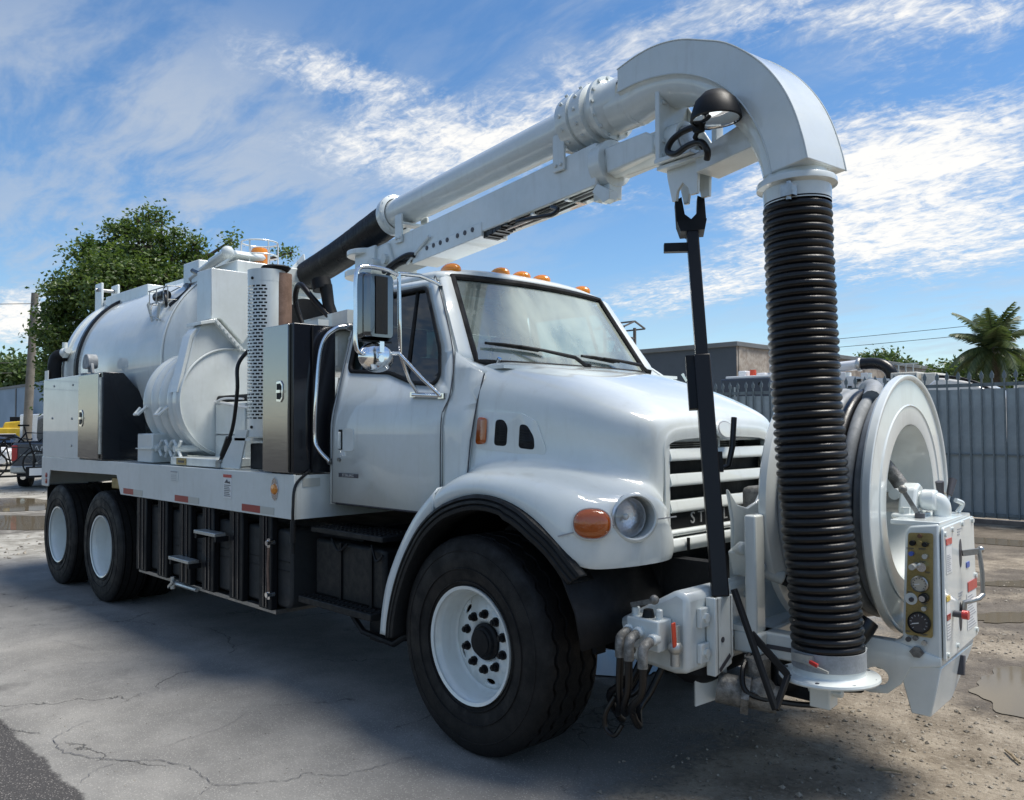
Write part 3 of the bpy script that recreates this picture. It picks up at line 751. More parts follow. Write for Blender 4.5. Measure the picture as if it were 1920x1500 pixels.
for q in (-.12, .16):
    M().prism([(0, 0), (.05, .02), (.0, -.34)] if q < 0 else [(0, 0), (.05, -.02), (-.24, -.25)], o_ + Vector((q, -.115, -.02)), (1, 0, 0), (0, -.28, .96), (0, -.012, -.004)).build('cage_stay', 'paint', cage)
# fan housing (blower)
FX, FY, FZ, FR = -3.70, -.68, 1.905, .475
prof = [(0, -4.50), (.375, -4.50), (.385, -4.48), (.385, -3.845), (.46, -3.83), (.488, -3.80), (.488, -3.735), (.475, -3.725), (.47, -3.71), (.455, -3.703), (.30, -3.700), (0, -3.698)]
fan = M().lathe(prof, (0, FY, FZ), (1, 0, 0), 80).build('fan_housing', 'paint', T, smooth=42)
for xr in (-4.44, -4.265, -4.09, -3.915):
    M().lathe([(.385 + .100 * math.cos(a) ** .7 if abs(a) < PI / 2 - .01 else .385, xr + .066 * math.sin(a)) for a in [-PI / 2 + PI * k / 14 for k in range(15)]], (0, FY, FZ), (1, 0, 0), 80).build('housing_rib', 'paint', fan, smooth=50)
M().lathe([(.458, -3.706), (.463, -3.688), (.471, -3.688), (.476, -3.706)], (0, FY, FZ), (1, 0, 0), 80).build('fan_rim', 'paint', fan)
# scroll outlet, flange and riser duct
sc = M().prism([(-1.125, 2.05), (-1.02, 2.46), (-.95, 2.57), (-.83, 2.60), (-.60, 2.36), (-.62, 2.28), (-.9, 2.1)], (-3.88, 0, 0), (0, 1, 0), (0, 0, 1), (.165, 0, 0)).build('fan_outlet', 'paint', T, bevel=.01)
M().prism([(-1.165, 1.98), (-1.14, 1.98), (-1.03, 2.44), (-.96, 2.52), (-1.0, 2.53), (-1.055, 2.46)], (-3.87, 0, 0), (0, 1, 0), (0, 0, 1), (.15, 0, 0)).build('outlet_edge', 'paint', sc)
a1 = Vector((-3.9, -.99, 2.60)); 
fg = M().prism([(-.99, 2.585), (-.85, 2.62), (-.60, 2.375), (-.62, 2.345), (-.86, 2.585), (-.99, 2.555)], (-3.95, 0, 0), (0, 1, 0), (0, 0, 1), (.29, 0, 0)).build('duct_flange', 'paint', T, bevel=.004)
for k in range(8):
    t = k / 7; p = Vector((-3.67, -.85 + .24 * t, 2.60 - .235 * t)); M().cyl(p, p + Vector((.02, 0, 0)), .010, n=8).build('flange_bolt', 'paint_frame', fg)
M().prism([(-.885, 2.615), (-.80, 2.625), (-.59, 2.42), (-.52, 2.52), (-.46, 2.62), (-.46, 3.06), (-.885, 3.06)], (-3.98, 0, 0), (0, 1, 0), (0, 0, 1), (.29, 0, 0)).build('riser_duct', 'paint', T, bevel=.006)
# top equipment above the tank front
tp = M().bx(-4.9, -4.55, -.62, -.25, 3.08, 3.30).bx(-4.35, -3.9, -.55, .4, 3.06, 3.21).prism([(-4.75, 3.18), (-4.05, 3.33), (-4.0, 3.28), (-4.7, 3.10)], (0, -.5, 0), (1, 0, 0), (0, 0, 1), (0, .3, 0))
tp.build('top_ducting', 'paint', T, bevel=.012)
M().cyl((-4.75, -.60, 3.14), (-4.2, -.60, 3.25), .035, n=14).cyl((-4.3, -.60, 3.23), (-3.98, -.60, 3.28), .045, n=14).sph((-3.98, -.6, 3.28), .06, 10, 8).build('lift_cylinder', 'paint', T)
M().tube(spline([(-4.45, -.72, 3.16), (-4.1, -.78, 3.05), (-3.9, -.8, 2.9)], 6), .022, 8).build('duct_hose', 'hose_black', T)
M().tube(spline([(-5.0, -.55, 3.10), (-4.8, -.62, 3.07), (-4.6, -.7, 2.98), (-4.75, -.80, 2.85)], 6), .03, 8).build('tank_hose', 'hose_black', T)
M().cyl((-4.72, -.6, 3.0), (-4.72, -.6, 3.16), .025, n=10).build('vent_nipple', 'brown_knob', T)
# beacon in its cage
bc = M().lathe([(.0, .16), (.07, .155), (.085, .12), (.088, 0)], (-4.14, -.2, 3.24), (0, 0, 1), 24).build('beacon', 'amber', T)
q = M()
for k in range(6):
    a = PI / 3 * k; q.tube([(-4.14 + .17 * math.cos(a), -.2 + .17 * math.sin(a), 3.20), (-4.14 + .17 * math.cos(a), -.2 + .17 * math.sin(a), 3.45)], .008, 6)
for z in (3.32, 3.45): q.tube([(-4.14 + .17 * math.cos(PI / 12 * k), -.2 + .17 * math.sin(PI / 12 * k), z) for k in range(24)], .008, 6, closed=True)
q.build('beacon_guard', 'paint', bc)
# fan base, junction boxes, valve levers, braces
M().bx(-3.80, -2.95, -1.18, -.5, 1.37, 1.435).build('fan_base', 'paint_frame', T, bevel=.006)
dp = M().bx(-3.66, -3.48, -1.188, -1.1805, 1.375, 1.43).build('data_plate', 'brass', T)
M().bx(-3.62, -3.56, -1.1905, -1.1885, 1.392, 1.41).bx(-3.55, -3.51, -1.1905, -1.1885, 1.392, 1.41).build('plate_print', 'ink', dp)
M().bx(-4.56, -4.22, -1.17, -.85, 1.372, 1.63).build('pump_box', 'paint', T, bevel=.01)
M().bx(-4.55, -4.2, -1.19, -.9, 1.49, 1.50).build('pump_box_lid', 'paint', T)
M().bx(-3.69, -3.15, -.84, -.5, 1.62, 1.88).build('bearing_box', 'paint', T, bevel=.008)
M().bx(-3.69, -3.15, -.84, -.45, 1.37, 1.615).build('bearing_base', 'paint_frame', T, bevel=.008)
M().cyl((-3.69, -.80, 1.925), (-3.0, -.80, 1.925), .03, n=14).build('drive_shaft', 'under', T)
M().tube(spline([(-3.66, -.86, 1.90), (-3.4, -.88, 1.88), (-3.2, -.86, 1.85), (-3.05, -.85, 1.84)], 6), .012, 6).tube(spline([(-3.66, -.86, 1.89), (-3.4, -.90, 1.92), (-3.1, -.88, 1.91)], 6), .010, 6).build('wiring', 'label', T)
for k, xr in enumerate((-4.2, -3.98, -3.8)):
    p = Vector((xr, -1.12, 1.50))
    v_ = M().cyl(p + Vector((-.07, 0, -.07)), p + Vector((.07, 0, .07)), .014, n=8).cyl(p + Vector((.07, 0, -.07)), p + Vector((-.07, 0, .07)), .014, n=8).cyl(p + Vector((0, -.03, 0)), p + Vector((0, .22, 0)), .03, n=12)
    v_.build('valve_wheel', 'paint', T)
for xr, zz in ((-4.0, 1.83), (-4.47, 1.84)):
    M().tube([(xr - .06, -1.16, zz + .02), (xr - .03, -1.22, zz - .04), (xr + .05, -1.22, zz - .04), (xr + .09, -1.16, zz + .03)], .014, 8).build('lifting_eye', 'paint', T)
M().prism([(-2.95, 1.37), (-2.62, 1.37), (-2.50, 1.66), (-2.66, 1.66)], (0, -1.15, 0), (1, 0, 0), (0, 0, 1), (0, .012, 0)).prism([(-2.95, 1.37), (-2.62, 1.37), (-2.50, 1.66), (-2.66, 1.66)], (0, -.9, 0), (1, 0, 0), (0, 0, 1), (0, .012, 0)).bx(-2.7, -2.45, -1.15, -.9, 1.58, 1.6).build('stack_bracket', 'paint', T)
M().bx(-2.55, -2.1, -1.1, -.6, 1.37, 1.56).build('battery_tray', 'under', T, bevel=.01)
cb = M().tube(spline([(-2.72, -1.02, 2.28), (-2.71, -1.12, 2.15), (-2.70, -1.13, 1.95), (-2.78, -1.13, 1.66), (-2.95, -1.15, 1.40)], 8), .015, 10).build('battery_cable', 'hose_black', T)
M().tube([(-2.82, -1.135, 1.60), (-2.90, -1.145, 1.46)], .026, 10).build('cable_boot', 'hose_black', cb)
M().cyl((-2.95, -1.15, 1.37), (-2.95, -1.15, 1.42), .03, n=10).cyl((-2.98, -1.15, 1.42), (-2.90, -1.15, 1.42), .014, n=8).build('cable_fitting', 'steel', cb)
M().cyl((-3.05, -.42, 2.45), (-2.9, -.42, 2.45), .30, n=40).build('drive_pulley', 'under', T)
# exhaust stack with slotted heat shield
SX, SY, SR = -2.50, -1.0, .135
M().cyl((SX - .01, SY - .01, 1.62), (SX - .01, SY - .01, 2.80), .085, n=24).build('inner_pipe', 'under', T)
st = M().cyl((SX + .05, SY + .075, 1.60), (SX + .05, SY + .075, 2.83), .095, n=24).build('exhaust_stack', 'brown_pipe', T)
v = []; f = []; NC = 68; z0, z1 = 1.74, 2.74; rows = 40
zz = [1.61, z0]
for i in range(rows):
    dzr = (z1 - z0) / rows; zz += [z0 + i * dzr + dzr * .52, z0 + (i + 1) * dzr]
zz += [2.84]
A0, A1 = R(95), R(396)
for z in zz:
    for k in range(NC + 1):
        a = A0 + (A1 - A0) * k / NC; v.append((SX + SR * math.cos(a), SY + SR * math.sin(a), z))
for i in range(len(zz) - 1):
    for k in range(NC):
        slot = 1 <= i < len(zz) - 2 and (i % 2 == 1)
        if slot and 3 <= k < 54 and ((k + (2 if (i // 2) % 2 else 0)) % 4) != 3: continue
        a = i * (NC + 1) + k; f.append((a, a + 1, a + NC + 2, a + NC + 1))
hs = M(); hs.add(v, f); hs = hs.build('heat_shield', 'paint', st, smooth=60)
m = M().lathe([(SR + .001, 2.76), (SR + .003, 2.85), (.10, 2.85)], (SX, SY, 0), (0, 0, 1), 40); m.build('shield_collar', 'paint', st)
M().lathe([(.0, 2.885), (.10, 2.885), (.11, 2.875), (.09, 2.85)], (SX + .05, SY + .05, 0), (0, 0, 1), 28).build('stack_cap', 'black', st)
for z in (2.78, 1.68):
    for a in (R(200), R(285)):
        p = Vector((SX + SR * math.cos(a), SY + SR * math.sin(a), z)); n_ = Vector((math.cos(a), math.sin(a), 0)); M().cyl(p, p + n_ * .008, .011, n=8).build('shield_screw', 'black', st)
# tall tool cabinet behind the cab
tb = M().bx(-2.045, -1.665, -1.25, -.93, 1.372, 2.365).build('tall_toolbox', 'black_gloss', T, bevel=.004)
M().bx(-2.035, -1.70, -1.272, -1.2515, 1.38, 2.36).build('toolbox_door', 'stainless', tb, bevel=.003)
latch(tb, -1.80, -1.272, 1.915, .85)
M().bx(-1.66, -1.652, -1.12, -1.11, 1.38, 2.35).build('cabinet_seam', 'black', tb)
M().tube(spline([(-1.655, -1.13, 1.39), (-1.64, -1.245, 1.30), (-1.63, -1.27, 1.15), (-1.63, -1.27, 1.03)], 7), .010, 8).build('ground_cable', 'hose_black', T)
M().cyl((-1.63, -1.27, 1.07), (-1.63, -1.27, .93), .016, .02, n=10).cyl((-1.63, -1.27, .93), (-1.63, -1.27, .86), .012, n=8).build('cable_plug', 'plastic', T)
M().cyl((-2.0, -1.2, 1.30), (-2.0, -1.2, 1.38), .018, n=10).build('cabinet_drain', 'black', T)
# ------------------------------------------------------------------ cab
def side_y(z):
    if z <= 1.64: return 1.03
    if z < 1.80: t = (z - 1.64) / .16; return 1.03 - .0209 * t * t
    return 1.0091 - .2614 * (z - 1.80)
CB = [('v', q) for q in (1.64, 1.68, 1.72, 1.76, 1.80, 2.1, 2.35)]
door_out = [(-1.52, 1.185), (-.41, 1.185), (-.405, 1.70), (-.395, 1.77), (-.365, 1.87), (-.42, 2.12), (-.70, 2.565), (-.74, 2.585), (-1.50, 2.60), (-1.515, 2.45), (-1.52, 2.1)]
win = rounded([(-1.49, 2.545), (-.79, 2.545), (-.53, 2.14), (-.475, 1.96), (-.52, 1.905), (-.74, 1.925), (-1.0, 2.0), (-1.44, 2.03), (-1.475, 2.07)], .04)
win_in = rounded([(-1.465, 2.522), (-.80, 2.522), (-.553, 2.13), (-.50, 1.97), (-.535, 1.93), (-.745, 1.95), (-1.005, 2.025), (-1.425, 2.052), (-1.452, 2.08)], .035)
cab = M().bx(-1.60, -.35, -.97, .97, 1.16, 1.20).build('cab_floor', 'under', T)
for s in (-1, 1):
    F = lambda x, z, o=0.0: (x, s * (side_y(z) + o), z)
    me = flat_fill([door_out, win], CB, F)
    door = finish('door', me, 'gloss_white', T, 30, 0, .03, soff=0)
    M().tube([F(x, z, .0145) for x, z in [tuple(p)[:2] for p in spline([(a, b, 0) for a, b in door_out[1:8]], 5)]], .0032, 6).tube([F(x, z, .0145) for x, z in ((-1.522, 2.6), (-1.522, 2.2), (-1.522, 1.8), (-1.522, 1.72), (-1.522, 1.64), (-1.522, 1.18), (-.41, 1.18))], .0032, 6).build('door_gap', 'ink', door)
    finish('window_seal', flat_fill([win, win_in], CB, lambda x, z: (x, s * (side_y(z) + .004), z)), 'rubber', door, 30, 0, .03, soff=0)
    finish('side_window', flat_fill([win_in], CB, lambda x, z: (x, s * (side_y(z) - .004), z)), 'side_glass', door, 30)
    M().tube([(-.90, s * (side_y(2.52) - .005), 2.52), (-.82, s * (side_y(1.96) - .002), 1.96)], .013, 8).build('window_divider', 'rubber', door)
    # rear corner panel of the cab
    rc = [[Vector((-1.527, s * side_y(z), z)), Vector((-1.57, s * (side_y(z) - .003), z)), Vector((-1.605, s * (side_y(z) - .02), z)), Vector((-1.625, s * (side_y(z) - .06), z)), Vector((-1.63, s * (side_y(z) - .2), z))] for z in (1.17, 1.5, 1.64, 1.7, 1.76, 1.80, 2.1, 2.4, 2.62)]
    M().loft(rc, False).build('rear_corner', 'gloss_white', T, smooth=60, solid=.015)
    for z, xo in ((2.28, 0), (2.36, 0), (2.5, 0)):
        M().cyl((-1.56, s * (side_y(z) - .002), z), (-1.56, s * (side_y(z) + .006), z), .012, n=10).build('panel_rivet', 'gloss_white', T)
    # cowl side panel between door and hood
    cs = [(-.395, 1.19), (-.30, 1.19), (-.22, 1.40), (-.18, 1.80), (-.17, 1.97), (-.28, 2.03), (-.405, 2.11), (-.353, 1.872), (-.384, 1.768), (-.393, 1.695)]
    finish('cowl_side', flat_fill([cs], CB + [('u', -.37), ('u', -.34), ('u', -.30), ('u', -.26), ('v', 1.9), ('v', 2.0)], lambda x, z: (x, s * (side_y(z) - .003 - max(0, x + .37) ** 2 * 1.1), z)), 'gloss_white', T, 70, 0, .02, soff=0)
    M().tube([Vector((x + .004, s * (side_y(z) + .006 - max(0, x + .37) ** 2 * 1.1), z)) for x, z in ((-.30, 1.20), (-.26, 1.30), (-.22, 1.40), (-.20, 1.60), (-.18, 1.80), (-.17, 1.97))], .004, 6).build('hood_gap', 'ink', T)
    # windshield pillar
    pa = [Vector(p) for p in ((-.705, .806, 2.585), (-.565, .868, 2.35), (-.415, .926, 2.12), (-.385, .945, 2.045))]
    pb = [Vector(p) for p in ((-.705, .705, 2.605), (-.535, .760, 2.335), (-.397, .805, 2.105), (-.358, .818, 2.045))]
    rows = []
    for a, b in zip(pa, pb):
        mid = (a + b) / 2 + Vector((.022, .016, .006))
        rows.append([Vector((p.x, s * p.y, p.z)) for p in (a, a * .72 + mid * .28 + Vector((.014, .012, 0)), mid, b * .6 + mid * .4 + Vector((.012, .0, 0)), b)])
    M().loft(rows, False).build('windshield_pillar', 'gloss_white', T, smooth=70, solid=.02)
    # cowl corner below the windshield
    cc = [[Vector((x, s * y, z)) for x, y, z in r] for r in (
        [(-.41, .930, 2.105), (-.385, .895, 2.085), (-.37, .86, 2.062), (-.358, .815, 2.045)],
        [(-.33, .936, 2.05), (-.31, .90, 2.045), (-.30, .85, 2.035), (-.30, .80, 2.03)],
        [(-.20, .925, 1.985), (-.19, .89, 1.985), (-.19, .84, 1.985), (-.20, .78, 1.98)])]
    M().loft(cc, False).build('cowl_corner', 'gloss_white', T, smooth=70, solid=.02)
    # door furniture
    hr = rounded([(-1.45, 1.67), (-1.27, 1.67), (-1.265, 1.52), (-1.44, 1.52)], .035)
    M().prism(hr, (0, s * 1.044, 0), (1, 0, 0), (0, 0, 1), (0, s * .005, 0)).build('handle_recess', 'paint', door, bevel=.003)
    M().bx(-1.435, -1.395, s * 1.050 - .002, s * 1.050 + .002, 1.53, 1.66).build('handle_slot', 'black', door)
    M().bar((-1.415, s * 1.060, 1.535), (-1.415, s * 1.060, 1.645), .022, .018, (1, 0, 0)).build('door_handle', 'gloss_white', door, bevel=.004)
    M().cyl((-1.43, s * 1.05, 1.465), (-1.43, s * 1.06, 1.465), .013, n=12).build('door_lock', 'steel', door)
    bd = M().bx(-1.44, -1.22, s * 1.0465 - .002, s * 1.0465 + .002, 1.352, 1.378).build('door_badge', 'ink', door)
    if s < 0:
        letters('STERLING', 'badge_lettering', 'letter', bd, Matrix.Translation((-1.33, -1.0495, 1.365)) @ Matrix.Rotation(PI / 2, 4, 'X'), .026, .001, 1.15)
    # grab bar
    gb = M().tube(spline([(-1.575, s * .868, 2.36), (-1.59, s * .98, 2.34), (-1.62, s * 1.07, 2.22), (-1.615, s * 1.11, 1.9), (-1.625, s * 1.115, 1.62), (-1.60, s * 1.10, 1.53), (-1.545, s * 1.05, 1.45)], 8), .014, 12).build('grab_bar', 'chrome', T)
    M().cyl((-1.575, s * .86, 2.36), (-1.58, s * .89, 2.36), .026, n=12).cyl((-1.545, s * 1.04, 1.45), (-1.545, s * 1.06, 1.45), .022, n=12).build('grab_bar_foot', 'steel', gb)
# roof
rows = []
for x, ze, zc, ye in ((-.700, 2.606, 2.635, .715), (-.712, 2.622, 2.664, .76), (-.76, 2.635, 2.692, .79), (-.90, 2.637, 2.725, .802), (-1.2, 2.632, 2.745, .805), (-1.5, 2.625, 2.74, .803), (-1.60, 2.61, 2.70, .79), (-1.635, 2.57, 2.6, .76)):
    r = []
    for k in range(25):
        t = -1 + 2 * k / 24; a = abs(t) ** 1.0
        y = ye * math.copysign(1 - (1 - a) ** 1.0, t)
        z = ze + (zc - ze) * (1 - abs(t) ** 3.2)
        r.append(Vector((x + .05 * (1 - t * t) * max(0, (x + 1.0) / .3) if x > -1 else x, y, z)))
    # turned-down rain rail
    r = [Vector((x, -ye - .012, ze - .045))] + r + [Vector((x, ye + .012, ze - .045))]
    rows.append(r)
roof = M().loft(rows, False).build('cab_roof', 'gloss_white', T, smooth=60, solid=.02)
M().bx(-1.63, -1.60, -.92, .92, 1.17, 1.98).bx(-1.63, -1.60, -.82, -.55, 1.98, 2.4).bx(-1.63, -1.60, .55, .82, 1.98, 2.4).bx(-1.63, -1.60, -.78, .78, 2.4, 2.62).build('cab_back', 'trim', T)
M().bx(-1.622, -1.612, -.545, .545, 1.985, 2.395).build('rear_window', 'windshield', T)
M().bx(-1.59, -1.575, -.8, .8, 1.2, 1.95).build('cab_lining', 'trim', T)
for y in (-.63, -.20, .0, .20, .63):
    mk = M().sph((-.80, y, 2.70 - (.03 if abs(y) > .5 else 0)), .075, 16, 10, (1.1, .72, .62)).build('marker_light', 'amber', roof)
# windshield
def wsurf(u, v, off=0.0):
    w_ = .820 - .112 * v; x = -.355 - .345 * v + .07 * (1 - u * u) * (1 - .25 * v) + off; z = 2.045 + .56 * v + .012 * (1 - u * u) * v
    return (x + off * .2, u * w_, z + off * .6)
def grid(fn, us, vs):
    m = M(); n = len(us); m.add([fn(u, v) for v in vs for u in us], [(j * n + i, j * n + i + 1, (j + 1) * n + i + 1, (j + 1) * n + i) for j in range(len(vs) - 1) for i in range(n - 1)]); return m
U = [-1 + 2 * i / 28 for i in range(29)]; V = [j / 14 for j in range(15)]
ws = grid(lambda u, v: wsurf(u * .975, .035 + .93 * v), U, V).build('windshield', 'windshield', T, smooth=60)
ring = [wsurf(u, 0, .004) for u in U] + [wsurf(1, v, .004) for v in V[1:]] + [wsurf(u, 1, .004) for u in reversed(U[:-1])] + [wsurf(-1, v, .004) for v in reversed(V[1:-1])]
M().tube(ring, .021, 8, closed=True).build('windshield_seal', 'rubber', ws)
# wipers
for (b, t0, t1) in (((-.215, .02, 2.052), (-.72, .20), (-.05, .12)), ((-.235, .69, 2.045), (.06, .13), (.62, .06))):
    B = Vector(b); p0 = Vector(wsurf(t0[0] / .8, t0[1], .022)); p1 = Vector(wsurf(t1[0] / .8, t1[1], .022)); mid = p0 * .62 + p1 * .38
    wp = M().tube([B, B * .75 + mid * .25 + Vector((.03, 0, .03)), B * .3 + mid * .7 + Vector((.025, 0, .02)), mid + Vector((.015, 0, .01))], [.014, .013, .010, .008], 8).build('wiper_arm', 'black', T)
    M().tube([p0, p0 * .5 + mid * .5 + Vector((.01, 0, .008)), mid + Vector((.012, 0, .01)), mid * .5 + p1 * .5 + Vector((.01, 0, .006)), p1 * .35 + mid * .65], .007, 6).tube([p0, p0 * .4 + p1 * .6], .009, 6).build('wiper_blade', 'rubber', wp)
    M().cyl(B + Vector((-.01, 0, -.03)), B + Vector((.005, 0, .022)), .020, n=12).build('wiper_pivot', 'black', wp)
M().cyl((-.30, -.70, 2.05), (-.28, -.70, 2.075), .014, n=10).build('washer_jet', 'chrome', T)
# cab interior
M().prism([(-.30, 1.2), (-.36, 1.95), (-.45, 2.02), (-.62, 1.98), (-.68, 1.8), (-.62, 1.2)], (0, -.96, 0), (1, 0, 0), (0, 0, 1), (0, 1.92, 0)).build('dashboard', 'plastic', T, bevel=.02)
for y in (-.48, .48):
    se = M().bx(-1.42, -.95, y - .25, y + .25, 1.55, 1.72).bx(-1.50, -1.36, y - .24, y + .24, 1.68, 2.16).bx(-1.49, -1.39, y - .13, y + .13, 2.17, 2.36).bx(-1.45, -1.43, y - .06, y + .06, 2.14, 2.19)
    se.build('seat', 'seat', T, bevel=.04)
so = Vector((-.80, .48, 2.02)); ax = Vector((.5, 0, -.86)).normalized(); e1 = Vector((0, 1, 0)); e2 = ax.cross(e1)
M().tube([so + e1 * .23 * math.cos(PI / 14 * k) + e2 * .23 * math.sin(PI / 14 * k) for k in range(28)], .016, 8, closed=True).cyl(so, so + ax * .3, .035, n=10).bar(so - e1 * .22, so + e1 * .22, .03, .02).build('steering_wheel', 'plastic', T)
for y in (-.45, .45):
    M().bx(-.92, -.80, y - .28, y + .28, 2.50, 2.525).build('sun_visor', 'trim', T, bevel=.01)
M().prism([(-.76, 2.56), (-.80, 2.59), (-1.58, 2.59), (-1.58, 2.55)], (0, -.74, 0), (1, 0, 0), (0, 0, 1), (0, 1.48, 0)).build('headliner', 'trim', T)
# ------------------------------------------------------------------ hood and fenders
ST = [  # outer plan point, bottom z, crown z, hood side point, hood base z, centre x, centre top z
    (-.300, -1.195, 1.215, 1.36, -.235, -.985, 1.44, -.315, 2.068),
    (-.12, -1.215, 1.300, 1.440, -.10, -.962, 1.500, -.12, 2.038),
    (.12, -1.220, 1.325, 1.455, .10, -.920, 1.510, .12, 1.985),
    (.35, -1.220, 1.285, 1.440, .30, -.870, 1.500, .32, 1.925),
    (.52, -1.210, 1.190, 1.415, .45, -.820, 1.485, .47, 1.872),
    (.635, -1.185, 1.060, 1.385, .55, -.780, 1.465, .57, 1.832),
    (.715, -1.130, 1.012, 1.355, .62, -.740, 1.445, .645, 1.800),
    (.775, -1.040, 1.010, 1.345, .665, -.705, 1.430, .695, 1.776),
    (.825, -.920, 1.012, 1.345, .705, -.665, 1.415, .73, 1.756),
    (.860, -.790, 1.015, 1.335, .735, -.625, 1.395, .755, 1.735),
    (.862, -.660, 1.015, 1.300, .752, -.587, 1.350, .768, 1.712),
    (.835, -.565, 1.018, 1.240, .757, -.552, 1.285, .775, 1.685)]
rings = []
for (ax_, ay, zb, zc, hx, hy, hz, cx_, ct) in ST:
    A = Vector((ax_, ay, 0)); Hh = Vector((hx, hy, 0)); dirv = (Hh - A); L_ = dirv.length; dirv.normalize()
    hgt = zc - zb
    pr_ = [(A + dirv * .018, zb), (A + dirv * .004, zb + .025), (A, zb + hgt * .35), (A + dirv * .012, zb + hgt * .62), (A + dirv * .045, zb + hgt * .85), (A + dirv * min(.11, L_ * .42), zc)]
    pr_ += [(A + dirv * (L_ * .66), zc + (hz - zc) * .25), (A + dirv * (L_ * .88), zc + (hz - zc) * .62)]
    pts = [Vector((p.x, p.y, z)) for p, z in pr_]
    for k in range(17):
        t = k / 16; n_ = 7.5 if ax_ < -.2 else (6.0 if cx_ < .6 else 6.0 + (cx_ - .6) * 14); ang = (1 - t) * PI / 2
        fy = max(math.sin(ang), 0) ** (2 / n_); fz = max(math.cos(ang), 0) ** (2 / n_)
        y = hy * fy; crown = 0.035 * (1 - fy) + .022 * math.exp(-((abs(y) - .40) / .07) ** 2) * (1 if cx_ < .6 else max(0, 1 - (cx_ - .6) / .15)); x = cx_ + (hx - cx_) * fy ** 1.5
        pts.append(Vector((x, y, hz + (ct - .02 - hz) * fz + crown * .6)))
    rings.append(pts)
for nq, (sc_, dx_) in enumerate(((.985, .004), (.93, .006), (.83, .004))):      # front fascia above the grille
    base = rings[11]; z0_ = base[8].z
    rings.append([Vector((p.x - .012 * (nq + 1), p.y + .003 * (nq + 1), p.z)) if i < 8 else Vector((p.x + dx_ * min(1, (i - 8) / 3), p.y * (1 - .004 * (1 - sc_) * 10), z0_ + (p.z - z0_) * sc_)) for i, p in enumerate(base)])
hood = None
full = [r + [Vector((p.x, -p.y, p.z)) for p in reversed(r[:-1])] for r in rings]
hood = M().loft(full, False).build('hood', 'gloss_white', T, smooth=80, sub=2)
q = hood.modifiers.new('solid', 'SOLIDIFY'); q.thickness = .016; q.offset = -1
baked(hood)
HLN = Vector((.86, -.51, 0)).normalized()
def hl_frame(s): return Vector((.836, s * .893, 1.245)), Vector((HLN.x, s * -HLN.y if s > 0 else HLN.y, 0)).normalized()
for s in (-1, 1):
    c_, n_ = hl_frame(s)
    cut = M().cyl(c_ - n_ * .25, c_ + n_ * .2, .100, n=48).build('cutter', 'paint', None)
    bo_ = hood.modifiers.new('cut', 'BOOLEAN'); bo_.operation = 'DIFFERENCE'; bo_.object = cut; bo_.solver = 'EXACT'
    baked(hood); bpy.data.objects.remove(cut)
me = hood.data
for p in me.polygons: p.use_smooth = True
me.set_sharp_from_angle(angle=R(50))
